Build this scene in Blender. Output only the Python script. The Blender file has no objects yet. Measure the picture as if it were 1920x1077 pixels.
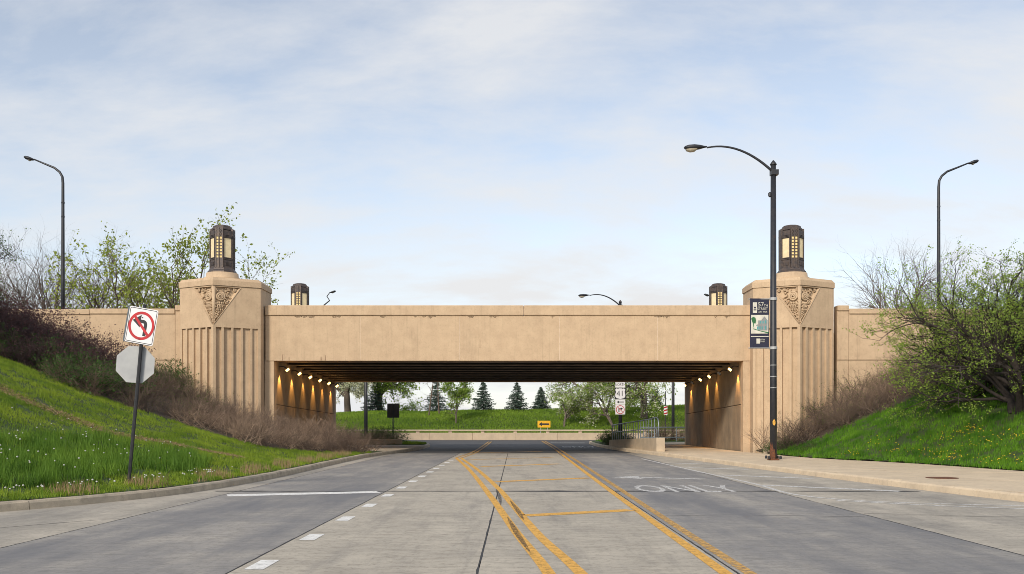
import bpy, math, random
import numpy as np
from mathutils import Vector, Matrix
R = math.radians
sc = bpy.context.scene
COL = sc.collection
# ------------------------------------------------------------------ camera
F, CX, CY, HC = 1800.0, 966.0, 797.0, 1.4          # focal length in photo pixels, principal column, horizon row, eye height
cam = bpy.data.cameras.new('camera'); camo = bpy.data.objects.new('camera', cam); COL.objects.link(camo)
camo.location = (0, 0, HC); camo.rotation_euler = (R(90), 0, 0)
cam.sensor_width = 36; cam.lens = F / 1920 * 36
cam.shift_x = -(CX - 960) / 1920; cam.shift_y = (CY - 538.5) / 1920
cam.clip_end = 8000; cam.clip_start = .1
sc.camera = camo
# ------------------------------------------------------------------ light
SUN_EL, SUN_AZ = 30, 205      # degrees; azimuth seen from above, 0 = ahead (+Y), clockwise: behind the camera, to the left
w = bpy.data.worlds.new('World'); sc.world = w; w.use_nodes = True
nt = w.node_tree; N = nt.nodes; L = nt.links; N.clear()
def wn(t, **k):
    n = N.new(t)
    for a, b in k.items(): setattr(n, a, b)
    return n
sky = wn('ShaderNodeTexSky', sky_type='NISHITA', sun_disc=False)
sky.sun_elevation = R(SUN_EL); sky.sun_rotation = R(SUN_AZ); sky.air_density = 1.0; sky.dust_density = .6; sky.ozone_density = 1.5
tc = wn('ShaderNodeTexCoord'); sep = wn('ShaderNodeSeparateXYZ'); L.new(tc.outputs['Generated'], sep.inputs[0])
def wm(op, a, b=None, clamp=False):
    n = wn('ShaderNodeMath', operation=op, use_clamp=clamp)
    for i, v in enumerate((a, b)):
        if v is None: continue
        if isinstance(v, (int, float)): n.inputs[i].default_value = v
        else: L.new(v, n.inputs[i])
    return n.outputs[0]
zc = wm('MAXIMUM', sep.outputs[2], 0.0)
den = wm('ADD', zc, .38)
cmb = wn('ShaderNodeCombineXYZ'); L.new(wm('DIVIDE', sep.outputs[0], den), cmb.inputs[0]); L.new(wm('DIVIDE', sep.outputs[1], den), cmb.inputs[1])
mp = wn('ShaderNodeMapping'); mp.inputs['Rotation'].default_value = (0, 0, R(-18)); mp.inputs['Scale'].default_value = (1.7, 3.3, 1); mp.inputs['Location'].default_value = (3.3, 1.7, 0)
L.new(cmb.outputs[0], mp.inputs[0])
ns = wn('ShaderNodeTexNoise'); ns.inputs['Scale'].default_value = 1.25; ns.inputs['Detail'].default_value = 9; ns.inputs['Roughness'].default_value = .60; ns.inputs['Distortion'].default_value = .15
L.new(mp.outputs[0], ns.inputs[0])
rp = wn('ShaderNodeValToRGB'); rp.color_ramp.elements[0].position = .40; rp.color_ramp.elements[1].position = .66
L.new(ns.outputs[0], rp.inputs[0])
low = wm('MULTIPLY', wm('POWER', wm('SUBTRACT', 1.0, zc, True), 5.0), .55)
cf = wm('ADD', wm('MULTIPLY', rp.outputs[0], .72), wm('ADD', low, .06), True)
mx = wn('ShaderNodeMix', data_type='RGBA'); L.new(cf, mx.inputs[0])
hs = wn('ShaderNodeHueSaturation'); hs.inputs['Saturation'].default_value = .66; hs.inputs['Value'].default_value = 1.55; L.new(sky.outputs[0], hs.inputs['Color'])
L.new(hs.outputs[0], mx.inputs[6]); mx.inputs[7].default_value = (7.6, 7.65, 7.75, 1)
bg = wn('ShaderNodeBackground'); bg.inputs[1].default_value = .05; L.new(mx.outputs[2], bg.inputs[0])
wo = wn('ShaderNodeOutputWorld'); L.new(bg.outputs[0], wo.inputs[0])
sun = bpy.data.lights.new('sun', 'SUN'); sun.energy = 1.5; sun.angle = R(10); sun.color = (1, .9, .76)
suno = bpy.data.objects.new('sun', sun); COL.objects.link(suno)
sd = Vector((math.sin(R(SUN_AZ)) * math.cos(R(SUN_EL)), math.cos(R(SUN_AZ)) * math.cos(R(SUN_EL)), math.sin(R(SUN_EL))))
suno.rotation_euler = sd.to_track_quat('Z', 'Y').to_euler(); suno.location = (-20, -30, 40)
sc.cycles.filter_width = .9
vs = sc.view_settings; vs.view_transform = 'Standard'; vs.look = 'None'; vs.gamma = 1; vs.exposure = 1.13; vs.use_curve_mapping = False
# ------------------------------------------------------------------ helpers
rnd = random.Random(7); rng = np.random.default_rng(11)
def at(px, py, Y): return Vector(((px - CX) * Y / F, Y, HC + (CY - py) * Y / F))
def onx(px, Y): return (px - CX) * Y / F
def drop(y): return -.02 * (y - 45)              # the bridge falls 2 % away from the viewer
class MB:
    def __init__(s): s.v = []; s.f = []
    def add(s, v, f):
        b = len(s.v); s.v += [tuple(p) for p in v]; s.f += [tuple(i + b for i in q) for q in f]; return s
    def box(s, x0, x1, y0, y1, z0, z1, M=None):
        v = [Vector(p) for p in ((x0,y0,z0),(x1,y0,z0),(x1,y1,z0),(x0,y1,z0),(x0,y0,z1),(x1,y0,z1),(x1,y1,z1),(x0,y1,z1))]
        if M: v = [M @ p for p in v]
        return s.add(v, [(0,3,2,1),(4,5,6,7),(0,1,5,4),(1,2,6,5),(2,3,7,6),(3,0,4,7)])
    def bbox(s, x0, x1, y0, y1, z0, z1, b=.01):    # chamfered box
        v = []; 
        for (x, sx) in ((x0, 1), (x1, -1)):
            for (y, sy) in ((y0, 1), (y1, -1)):
                for (z, sz) in ((z0, 1), (z1, -1)):
                    v += [(x, y + sy*b, z + sz*b), (x + sx*b, y, z + sz*b), (x + sx*b, y + sy*b, z)]
        def i(a, bb, c, k): return ((a*2 + bb)*2 + c)*3 + k
        f = []
        for a in (0,1): f.append([i(a,0,0,0), i(a,1,0,0), i(a,1,1,0), i(a,0,1,0)][::(-1 if a == 0 else 1)])
        for a in (0,1): f.append([i(0,a,0,1), i(1,a,0,1), i(1,a,1,1), i(0,a,1,1)][::(1 if a == 0 else -1)])
        for a in (0,1): f.append([i(0,0,a,2), i(1,0,a,2), i(1,1,a,2), i(0,1,a,2)][::(-1 if a == 0 else 1)])
        for a in (0,1):
            for c in (0,1):
                f.append((i(a,c,0,0), i(a,c,1,0), i(a,c,1,1), i(a,c,0,1)))
                f.append((i(a,0,c,0), i(a,1,c,0), i(a,1,c,2), i(a,0,c,2)))
                f.append((i(0,a,c,1), i(1,a,c,1), i(1,a,c,2), i(0,a,c,2)))
        for a in (0,1):
            for bb in (0,1):
                for c in (0,1): f.append((i(a,bb,c,0), i(a,bb,c,1), i(a,bb,c,2)))
        return s.add(v, f)
    def tube(s, pts, rad, n=8, cap=True):
        pts = [Vector(p) for p in pts]; m = len(pts)
        if not hasattr(rad, '__len__'): rad = [rad] * m
        v = []; f = []; up = Vector((0, 0, 1)); prev = None
        for k, p in enumerate(pts):
            d = (pts[min(k+1, m-1)] - pts[max(k-1, 0)]).normalized()
            if prev is None:
                a = d.cross(Vector((0, 1, 0)) if abs(d.y) < .9 else Vector((1, 0, 0))).normalized()
            else: a = (prev - d * prev.dot(d)).normalized()
            prev = a; b = d.cross(a)
            for j in range(n):
                t = 2 * math.pi * j / n; v.append(p + (a * math.cos(t) + b * math.sin(t)) * rad[k])
        for k in range(m - 1):
            for j in range(n):
                j2 = (j + 1) % n; f.append((k*n + j, k*n + j2, (k+1)*n + j2, (k+1)*n + j))
        if cap: f.append(tuple(range(n))[::-1]); f.append(tuple(range((m-1)*n, m*n)))
        return s.add(v, f)
    def lathe(s, prof, n=24, c=(0, 0), ph=0.0):
        v = []; f = []; m = len(prof)
        for (r, z) in prof:
            for j in range(n):
                t = 2*math.pi*j/n + ph; v.append((c[0] + r*math.cos(t), c[1] + r*math.sin(t), z))
        for k in range(m-1):
            for j in range(n):
                j2 = (j+1) % n; f.append((k*n+j, k*n+j2, (k+1)*n+j2, (k+1)*n+j))
        f.append(tuple(range(n))[::-1]); f.append(tuple(range((m-1)*n, m*n)))
        return s.add(v, f)
    def prism(s, poly, z0, z1):
        n = len(poly); v = [(p[0], p[1], z0) for p in poly] + [(p[0], p[1], z1) for p in poly]
        f = [tuple(range(n))[::-1], tuple(range(n, 2*n))] + [(i, (i+1) % n, n + (i+1) % n, n + i) for i in range(n)]
        return s.add(v, f)
    def plate(s, poly, y0, y1):       # outline in x,z extruded along y (y0 nearer the viewer)
        n = len(poly); v = [(p[0], y0, p[1]) for p in poly] + [(p[0], y1, p[1]) for p in poly]
        f = [tuple(range(n)), tuple(range(n, 2*n))[::-1]] + [(i, n + i, n + (i+1) % n, (i+1) % n) for i in range(n)]
        return s.add(v, f)
    def xf(s, M, start=0):
        for i in range(start, len(s.v)): s.v[i] = tuple(M @ Vector(s.v[i]))
        return s
    def build(s, name, mat, parent=None, smooth=False, world=True):
        v = s.v
        if parent is not None and world:
            o = wloc(parent); v = [(p[0]-o[0], p[1]-o[1], p[2]-o[2]) for p in v]
        me = bpy.data.meshes.new(name); me.from_pydata(v, [], s.f)
        return link(name, me, mat, parent, smooth)
def wloc(p):
    o = Vector((0, 0, 0))
    while p is not None: o += Vector(p.location); p = p.parent
    return o
def link(name, me, mat, parent=None, smooth=False):
    if mat and not me.materials: me.materials.append(mat)
    if smooth: me.shade_smooth()
    ob = bpy.data.objects.new(name, me); COL.objects.link(ob); ob.parent = parent
    return ob
def npmesh(name, v, tri):
    me = bpy.data.meshes.new(name); v = np.asarray(v, np.float32); tri = np.asarray(tri, np.int32)
    k = tri.shape[1]
    me.vertices.add(len(v)); me.vertices.foreach_set('co', v.ravel())
    me.loops.add(tri.size); me.loops.foreach_set('vertex_index', tri.ravel())
    me.polygons.add(len(tri)); me.polygons.foreach_set('loop_start', np.arange(0, tri.size, k, dtype=np.int32))
    me.update(calc_edges=True); return me
def empty(name, loc, rz=0):
    o = bpy.data.objects.new(name, None); COL.objects.link(o); o.location = loc; o.rotation_euler = (0, 0, rz); o.empty_display_size = .2
    return o
def tag(o, label=None, cat=None, group=None, kind=None):
    if label: o['label'] = label
    if cat: o['category'] = cat
    if group: o['group'] = group
    if kind: o['kind'] = kind
    return o
def copy_tree(o, parent=None):
    c = o.copy(); COL.objects.link(c); c.parent = parent
    for ch in o.children: copy_tree(ch, c)
    return c
def text(mb, s, size, M, sx=1.0, bold=0):      # flat lettering, text plane x,y mapped through M
    cu = bpy.data.curves.new('t', 'FONT'); cu.body = s; cu.size = size; cu.align_x = 'CENTER'; cu.align_y = 'CENTER'; cu.resolution_u = 3; cu.offset = bold
    ob = bpy.data.objects.new('t', cu); COL.objects.link(ob)
    me = bpy.data.meshes.new_from_object(ob.evaluated_get(bpy.context.evaluated_depsgraph_get()))
    mb.add([M @ Vector((p.co.x * sx, p.co.y, 0)) for p in me.vertices], [tuple(q.vertices) for q in me.polygons])
    bpy.data.objects.remove(ob); bpy.data.curves.remove(cu); bpy.data.meshes.remove(me)
FRONT = Matrix(((1,0,0,0),(0,0,-1,0),(0,1,0,0),(0,0,0,1)))     # text plane -> standing, facing the viewer
# ------------------------------------------------------------------ materials
MATS = {}
def mat(name, c1, c2=None, rough=.8, scale=6, detail=5, stretch=(1,1,1), bump=0, bscale=60, streak=0, speck=0, metal=0, objrand=0, island=0, lo=.35, hi=.65, spec=.5, stain=None, transl=0, fine=0, sscale=90, coords='W'):
    m = bpy.data.materials.new(name); m.use_nodes = True; t = m.node_tree; n = t.nodes; l = t.links
    b = n['Principled BSDF']; b.inputs['Roughness'].default_value = rough; b.inputs['Metallic'].default_value = metal; b.inputs['Specular IOR Level'].default_value = spec
    if coords == 'W': pos = n.new('ShaderNodeNewGeometry').outputs['Position']
    else: pos = n.new('ShaderNodeTexCoord').outputs['Object']
    def noise(sc_, st, det=5, rough_=.55):
        mpn = n.new('ShaderNodeMapping'); mpn.inputs['Scale'].default_value = st; l.new(pos, mpn.inputs[0])
        q = n.new('ShaderNodeTexNoise'); q.inputs['Scale'].default_value = sc_; q.inputs['Detail'].default_value = det; q.inputs['Roughness'].default_value = rough_; l.new(mpn.outputs[0], q.inputs[0]); return q.outputs[0]
    def ramp(src, a, bb):
        r = n.new('ShaderNodeMapRange'); r.inputs[1].default_value = a; r.inputs[2].default_value = bb; l.new(src, r.inputs[0]); return r.outputs[0]
    def mix(f, a, bb, mode='MIX'):
        q = n.new('ShaderNodeMix'); q.data_type = 'RGBA'; q.blend_type = mode
        for i, vv in ((0, f), (6, a), (7, bb)):
            if hasattr(vv, 'is_output') or hasattr(vv, 'links'): l.new(vv, q.inputs[i])
            elif isinstance(vv, (int, float)): q.inputs[i].default_value = vv
            else: q.inputs[i].default_value = (*vv, 1)
        return q.outputs[2]
    def mul(a, k):
        q = n.new('ShaderNodeMath'); q.operation = 'MULTIPLY'; l.new(a, q.inputs[0]); q.inputs[1].default_value = k; return q.outputs[0]
    c2 = c2 or tuple(x * .8 for x in c1)
    col = mix(ramp(noise(scale, stretch, detail), lo, hi), c1, c2)
    if streak: col = mix(mul(ramp(noise(1.0, (8, 8, .3), 6, .7), .54, .74), streak), col, tuple(x * .45 for x in c1))
    if speck: col = mix(mul(ramp(noise(sscale, (1,1,1), 3, .75), .52, .7), speck), col, tuple(x * .35 for x in c1))
    if fine: col = mix(mul(ramp(noise(1.0, (2.6, 6.5, 3), 9, .8), .47, .64), fine), col, tuple(x * .36 for x in c1))
    if stain: col = mix(mul(ramp(noise(stain[1], stain[2], 9, .7), stain[3], stain[4]), stain[5]), col, stain[0])
    if objrand:
        oi = n.new('ShaderNodeObjectInfo'); col = mix(mul(oi.outputs['Random'], objrand), col, tuple(x * .55 for x in c1))
    if island:
        g = n.new('ShaderNodeNewGeometry'); col = mix(mul(g.outputs['Random Per Island'], island), col, c2)
    l.new(col, b.inputs['Base Color'])
    if bump:
        bp = n.new('ShaderNodeBump'); bp.inputs['Strength'].default_value = bump; bp.inputs['Distance'].default_value = .02
        l.new(noise(bscale, (1,1,1), 6, .65), bp.inputs['Height']); l.new(bp.outputs[0], b.inputs['Normal'])
    if transl:
        tr = n.new('ShaderNodeBsdfTranslucent'); l.new(col, tr.inputs[0]); ms = n.new('ShaderNodeMixShader'); ms.inputs[0].default_value = transl
        l.new(b.outputs[0], ms.inputs[1]); l.new(tr.outputs[0], ms.inputs[2]); l.new(ms.outputs[0], n['Material Output'].inputs[0])
    MATS[name] = m; return m
def paint(name, c, wear=.5, wa=.45, wb=.7, scale=14):
    m = mat(name, c, tuple(x*.75 for x in c), rough=.7, scale=9); t = m.node_tree; n = t.nodes; l = t.links
    q = n.new('ShaderNodeTexNoise'); q.inputs['Scale'].default_value = scale; q.inputs['Detail'].default_value = 8; q.inputs['Roughness'].default_value = .7
    l.new(n.new('ShaderNodeNewGeometry').outputs['Position'], q.inputs[0])
    r = n.new('ShaderNodeMapRange'); r.inputs[1].default_value = wa; r.inputs[2].default_value = wb; r.inputs[4].default_value = wear; l.new(q.outputs[0], r.inputs[0])
    tr = n.new('ShaderNodeBsdfTransparent'); ms = n.new('ShaderNodeMixShader'); l.new(r.outputs[0], ms.inputs[0]); l.new(n['Principled BSDF'].outputs[0], ms.inputs[1]); l.new(tr.outputs[0], ms.inputs[2]); l.new(ms.outputs[0], n['Material Output'].inputs[0])
    return m
def emit(name, c, st):
    m = mat(name, c); b = m.node_tree.nodes['Principled BSDF']; b.inputs['Emission Color'].default_value = (*c, 1); b.inputs['Emission Strength'].default_value = st; return m
STONE = mat('tan_concrete', (.58,.428,.278), (.51,.37,.24), rough=.85, scale=2.2, detail=9, bump=.5, bscale=30, streak=.38, sscale=11, speck=.22, objrand=.08, stain=((.26,.185,.12), 1.1, (1,1,.5), .54, .78, .32))
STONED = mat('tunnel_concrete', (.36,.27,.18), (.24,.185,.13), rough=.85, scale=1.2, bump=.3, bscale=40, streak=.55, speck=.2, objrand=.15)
RIDGE = mat('pale_mortar', (.66,.52,.38), rough=.8)
STEEL = mat('dark_steel', (.022,.02,.021), (.04,.033,.03), rough=.5, scale=3)
GIRD = mat('lit_flange_steel', (.26,.20,.155), (.12,.095,.08), rough=.6, scale=2)  # lower flanges: light caught from below painted in, paler than the webs
TYRE = paint('tyre_rubber_mark', (.03,.03,.032), .95, .38, .58, 30)
DECKC = mat('dark_deck_concrete', (.03,.028,.026), (.05,.046,.042), rough=.9)  # near-black concrete of the deck slab
BRONZE = mat('dark_bronze', (.065,.056,.058), (.12,.09,.075), rough=.5, scale=8, metal=.35)
GLASSC = emit('cream_glass', (.70,.58,.36), .10)
GLASSG = emit('amber_glass', (.80,.60,.27), .18)
PALE = mat('pale_road_concrete', (.50,.45,.37), (.40,.36,.30), rough=.85, scale=.9, bump=.25, bscale=50, sscale=13, speck=.6, objrand=.14, fine=.55, stain=((.16,.15,.145), 1.0, (2.2,.22,1), .5, .72, .6))
GREY = mat('grey_road_concrete', (.42,.385,.335), (.29,.275,.26), rough=.8, scale=.8, bump=.25, bscale=60, sscale=13, speck=.6, objrand=.1, fine=.6, stain=((.135,.138,.152), .55, (1.2,.16,1), .36, .62, .85))
GUT = mat('gutter_concrete', (.50,.45,.375), (.38,.345,.29), rough=.85, scale=1.1, bump=.25, bscale=50, sscale=13, speck=.6, fine=.4, objrand=.1, stain=((.15,.145,.14), .6, (1.2,.2,1), .45, .68, .7))
ASPH = mat('dark_asphalt', (.055,.055,.06), (.085,.083,.085), rough=.8, scale=.5, bump=.2, bscale=80, speck=.3)
TAR = mat('joint_tar', (.03,.03,.032), rough=.7)
WALK = mat('beige_walk_concrete', (.68,.55,.39), (.57,.46,.33), rough=.85, scale=1.5, bump=.2, bscale=60, sscale=12, speck=.25, objrand=.14, stain=((.28,.22,.16), 1.4, (1,1,1), .56, .8, .5))
KERB = mat('kerb_concrete', (.52,.44,.33), (.38,.325,.25), rough=.85, scale=3, bump=.35, bscale=35, speck=.4, objrand=.2, stain=((.13,.115,.09), 2.5, (1,1,1), .52, .75, .6))
YEL = paint('yellow_road_paint', (.80,.43,.07), .8, .5, .72)
YELF = paint('faded_yellow_paint', (.74,.42,.10), .95, .40, .66)
WHT = paint('white_road_paint', (.84,.83,.80), .55, .52, .72)
WHTX = paint('worn_white_paint', (.74,.73,.71), .92, .43, .66)
WHTF = paint('faded_white_paint', (.74,.73,.71), .9, .45, .70)
MEAD = mat('mound_grass_blades', (.24,.36,.035), (.11,.20,.02), rough=.6, scale=.25, island=.5, transl=.3, spec=.25)
SOIL = mat('turf_soil', (.030,.060,.010), (.055,.075,.018), rough=.95, scale=4)
MULCH = mat('leaf_mulch', (.05,.034,.023), (.085,.06,.04), rough=.95, scale=8, bump=.5, bscale=30)
GRASS = mat('mown_grass', (.33,.42,.04), (.13,.22,.02), rough=.6, scale=.8, island=.6, transl=.3, spec=.25)
GRASSR = mat('lush_grass', (.20,.40,.025), (.055,.16,.012), rough=.6, scale=1.1, island=.7, transl=.3, spec=.25)
GRASST = mat('tall_grass', (.19,.32,.035), (.085,.18,.02), rough=.6, scale=1, island=.6, transl=.3, spec=.25)
STRAW = mat('dry_stalk', (.42,.31,.17), (.27,.18,.09), rough=.8, island=.6, transl=.2)
PUFF = mat('seed_fluff', (.60,.60,.56), rough=.9)
DAND = mat('dandelion_yellow', (.80,.55,.02), rough=.8)
TWIG = mat('brown_twig', (.24,.165,.115), (.10,.07,.055), rough=.85, scale=2, island=.75)
TWIGT = mat('tan_twig', (.50,.36,.25), (.17,.115,.08), rough=.85, scale=2, island=.8)
TWIGP = mat('purple_twig', (.13,.075,.072), (.06,.042,.045), rough=.85, island=.8)
BARK = mat('dark_bark', (.055,.043,.036), (.03,.024,.022), rough=.95, scale=12, bump=.5, bscale=25)
BARKG = mat('grey_bark', (.16,.125,.10), (.09,.075,.062), rough=.95, scale=8, bump=.5, bscale=20)
BARKB = mat('tan_bark', (.17,.12,.085), (.10,.075,.06), rough=.95, scale=10)
LEAFY = mat('fresh_leaf', (.34,.44,.07), (.18,.29,.04), rough=.55, island=.7, transl=.4, spec=.3)
LEAFB = mat('yellow_bud_leaf', (.44,.47,.09), (.24,.31,.05), rough=.55, island=.7, transl=.4, spec=.3)
LEAFD = mat('olive_leaf', (.15,.22,.035), (.07,.12,.022), rough=.55, island=.8, transl=.35, spec=.3)
LEAFG = mat('deep_leaf', (.085,.18,.03), (.035,.08,.016), rough=.55, island=.8, transl=.3, spec=.3)
LEAFP = mat('barberry_leaf', (.17,.07,.075), (.07,.04,.04), rough=.6, island=.8, transl=.25, spec=.3)
BLOS = mat('white_blossom', (.82,.80,.68), (.46,.48,.28), rough=.8, island=.8, transl=.35)
NEED = mat('spruce_needle', (.11,.16,.125), (.045,.075,.055), rough=.7, island=.7, spec=.3)
NAVY = mat('navy_pole_paint', (.016,.019,.027), (.028,.028,.032), rough=.45, scale=7, stain=((.10,.045,.022), 5, (1,1,.6), .62, .72, .9))
BLACKP = mat('black_post_paint', (.013,.015,.020), (.03,.03,.032), rough=.5, scale=10)
RUST = mat('rust', (.17,.06,.025), (.08,.035,.02), rough=.9, scale=20)
ALU = mat('bare_aluminium', (.42,.43,.43), (.34,.35,.36), rough=.5, scale=3, metal=.3)
GALV = mat('galvanised_pipe', (.25,.29,.33), (.17,.20,.23), rough=.45, metal=.4)
SWHITE = mat('sign_white', (.74,.74,.75), (.68,.68,.70), rough=.5)
SRED = mat('sign_red', (.50,.012,.02), rough=.5)
SBLACK = mat('sign_black', (.014,.015,.02), rough=.5)
SYEL = mat('sign_yellow', (.80,.42,.01), rough=.5)
SEDGE = mat('sign_back_grey', (.10,.12,.14), rough=.5)
BNAVY = mat('banner_navy', (.012,.014,.035), (.02,.022,.05), rough=.75)
BCREAM = mat('banner_cream', (.66,.64,.56), rough=.8)
BTEAL = mat('banner_teal', (.10,.33,.35), rough=.8)
BGREY = mat('banner_grey', (.28,.29,.29), rough=.8)
BGREEN = mat('banner_green', (.035,.16,.06), rough=.8)
LENS = emit('lit_flood_lens', (1.0,.58,.17), 3.2)
LENSO = mat('unlit_lens', (.30,.29,.27), rough=.3)
LENSG = mat('lamp_lens', (.50,.44,.33), rough=.25)
WATER = mat('lake_water', (.05,.09,.11), (.07,.11,.13), rough=.15)
GUARD = mat('barrier_concrete', (.55,.44,.31), (.45,.36,.26), rough=.85, scale=1.5, streak=.3, speck=.2)
# ------------------------------------------------------------------ ground plan
LK = [(-70,5.5),(-30,6.5),(-18,8.2),(-13,10.4),(-10.2,12.8),(-8.4,15.2),(-7.25,17.6),(-6.65,20),(-6.35,23.5),(-6.3,28),(-6.4,36),(-6.3,42),(-5.8,48),(-5.5,54),(-5.5,60),(-5.75,64.5),(-7,69),(-10,74.5),(-15,79),(-26,83),(-60,86)]
RK = [(40,-12),(20,-2),(13.5,4),(11.2,9),(9.9,14),(9.15,17.8),(8.75,20.5),(8.3,24.5),(7.9,28.5),(7.5,32.5),(6.85,40.5),(6.3,46),(5.85,52),(5.45,59),(5.42,67),(5.8,74.5),(7.6,79),(13,82),(24,84.5),(60,86)]
RB = [(60,2),(30,6),(18,12),(14.9,20),(13.7,25.9),(12.8,31.7),(11.5,35),(11.0,37.8),(10.85,41),(10.8,43.5)]    # back of the right-hand walk
def smooth(poly, step=.6):
    p = np.array(poly, float); out = []
    for i in range(len(p) - 1):
        p0, p1, p2, p3 = p[max(i-1,0)], p[i], p[i+1], p[min(i+2, len(p)-1)]
        n = max(1, int(np.linalg.norm(p2 - p1) / step)); t = np.linspace(0, 1, n, endpoint=False)[:, None]
        m1 = (p2 - p0) / 2; m2 = (p3 - p1) / 2
        d = np.linalg.norm(p2-p1); 
        for m in (m1, m2):
            k = np.linalg.norm(m)
            if k > d: m *= d / k
        out.append((2*t**3 - 3*t**2 + 1)*p1 + (t**3 - 2*t**2 + t)*m1 + (-2*t**3 + 3*t**2)*p2 + (t**3 - t**2)*m2)
    out.append(p[-1:]); return np.vstack(out)
LKs, RKs, RBs = smooth(LK), smooth(RK), smooth(RB)
def xat(c, y): return float(np.interp(y, c[:, 1], c[:, 0]))
def dist(c, x, y):
    x = np.asarray(x, float).ravel(); y = np.asarray(y, float).ravel(); o = np.empty(len(x))
    for i in range(0, len(x), 20000):
        o[i:i+20000] = np.sqrt(((x[i:i+20000, None] - c[None, :, 0])**2 + (y[i:i+20000, None] - c[None, :, 1])**2).min(1))
    return o
def bump2(x, y): return .05*np.sin(x*.9 + y*.35) + .04*np.sin(y*.8 - x*.5 + 1) + .025*np.sin(x*2.1 + 2) * np.sin(y*1.7)
def zleft(x, y):
    x = np.asarray(x, float); y = np.asarray(y, float); d = dist(LKs, x, y).reshape(x.shape)
    return np.interp(d, [0,.22,1,3,5.2,10,15,18,60], [.14,.15,.2,.62,1.25,3.2,5.0,5.6,5.9]) + bump2(x, y)*np.clip((d-.3)/3, 0, 1)
def zright(x, y):
    x = np.asarray(x, float); y = np.asarray(y, float); d = dist(RBs, x, y).reshape(x.shape)
    return np.interp(d, [0,.4,1.2,3,5,8,11,60], [.14,.2,.5,1.4,2.45,4.2,5.4,5.9]) + bump2(x, y)*np.clip((d-.3)/3, 0, 1)
def mound(x, y):
    x = np.asarray(x, float); y = np.asarray(y, float)
    b = np.interp(y, [90.6,92,96,102,107,125,150,185,400], [.1,.25,.9,2.1,2.75,2.9,2.0,-.6,-1.5])
    return b * (1 + .1*np.sin(x*.07 + 1) + np.clip((x-8)/60, 0, .35)) + bump2(x*.6, y*.6)
def grid(name, xs, ys, fn, m, kind='structure'):
    X, Y = np.meshgrid(xs, ys); Z = fn(X, Y); n, k = X.shape
    i = np.arange((n-1)*(k-1)); r, c = i // (k-1), i % (k-1); a = r*k + c
    me = npmesh(name, np.stack([X, Y, Z], -1).reshape(-1, 3), np.stack([a, a+1, a+k+1, a+k], 1)); o = link(name, me, m, None, True); tag(o, kind=kind); return o
def sheet(name, c, sgn, y0, y1, offs, fn, m):       # ground strip that leans on a kerb curve: columns at given offsets outwards
    ys = np.arange(y0, y1 + .01, .5); V = []
    for y in ys:
        xk = xat(c, y)
        for d in offs: V.append((xk + sgn*d, y))
    V = np.array(V); Z = fn(V[:, 0], V[:, 1]); k = len(offs); n = len(ys)
    i = np.arange((n-1)*(k-1)); r, q = i // (k-1), i % (k-1); a = r*k + q; T = np.stack([a, a+1, a+k+1, a+k], 1)
    if sgn < 0: T = T[:, ::-1]
    return tag(link(name, npmesh(name, np.column_stack([V, Z]), T), m, None, True), kind='structure')
g = MB(); g.add([(-3000,-3000,-2.5),(3000,-3000,-2.5),(3000,190,-2.5),(-3000,190,-2.5)], [(0,1,2,3)]); tag(g.build('ground', SOIL), kind='structure')
g = MB(); g.add([(-5000,150,-1.2),(5000,150,-1.2),(5000,7000,-1.2),(-5000,7000,-1.2)], [(0,1,2,3)]); tag(g.build('lake', WATER), kind='structure')
offs = [.19,.25,.5,1,1.5,2,2.6,3.2,4,5,6,7,8,9,10,11.5,13,15,17,20,25,35,50]
lb = sheet('left_bank', LKs, -1, 6.6, 45.2, offs, zleft, SOIL)
rb = sheet('right_bank', RBs, 1, 7, 43.5, offs, zright, SOIL)
grid('mound', np.arange(-160, 161, 2.5), np.concatenate([np.arange(90.6, 112, .8), np.arange(112, 190, 4)]), mound, SOIL)
# road: asphalt bed, concrete slabs on top
rd = MB(); rd.add([(-160,-60,-.03),(160,-60,-.03),(160,90.4,-.03),(-160,90.4,-.03)], [(0,1,2,3)]); road = tag(rd.build('road', ASPH), kind='structure')
XL = [-5.85, -2.72, -.36, 2.1, 5.45]; TY = [-14,-6,2,11.2,20.25,29.2,38.2,47.2]
def slab(pts, m):
    pts = np.array(pts, float); c = pts.mean(0); MB().prism([tuple(p) for p in pts], -.028, 0).build('slab', m, road)
for j in range(len(TY)-1):
    y0, y1 = TY[j] + (.018 if TY[j] == 20.25 else .002), TY[j+1] - (.018 if TY[j+1] == 20.25 else .002)
    for i in range(4):
        slab([(XL[i]+.011,y0),(XL[i+1]-.011,y0),(XL[i+1]-.011,y1),(XL[i]+.011,y1)], (GREY, PALE, PALE, GREY)[i])
    ys = np.linspace(y0, y1, 9)
    lx = lambda y: xat(LKs, y) if y > 6 else -40
    rx = lambda y: xat(RKs, y) if y > -10 else 30
    slab([(XL[0]-.011, y) for y in ys] + [(min(lx(y), XL[0]-.03), y) for y in ys[::-1]], GUT)
    slab([(max(rx(y), XL[4]+.03), y) for y in ys] + [(XL[4]+.011, y) for y in ys[::-1]], GUT)
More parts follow.
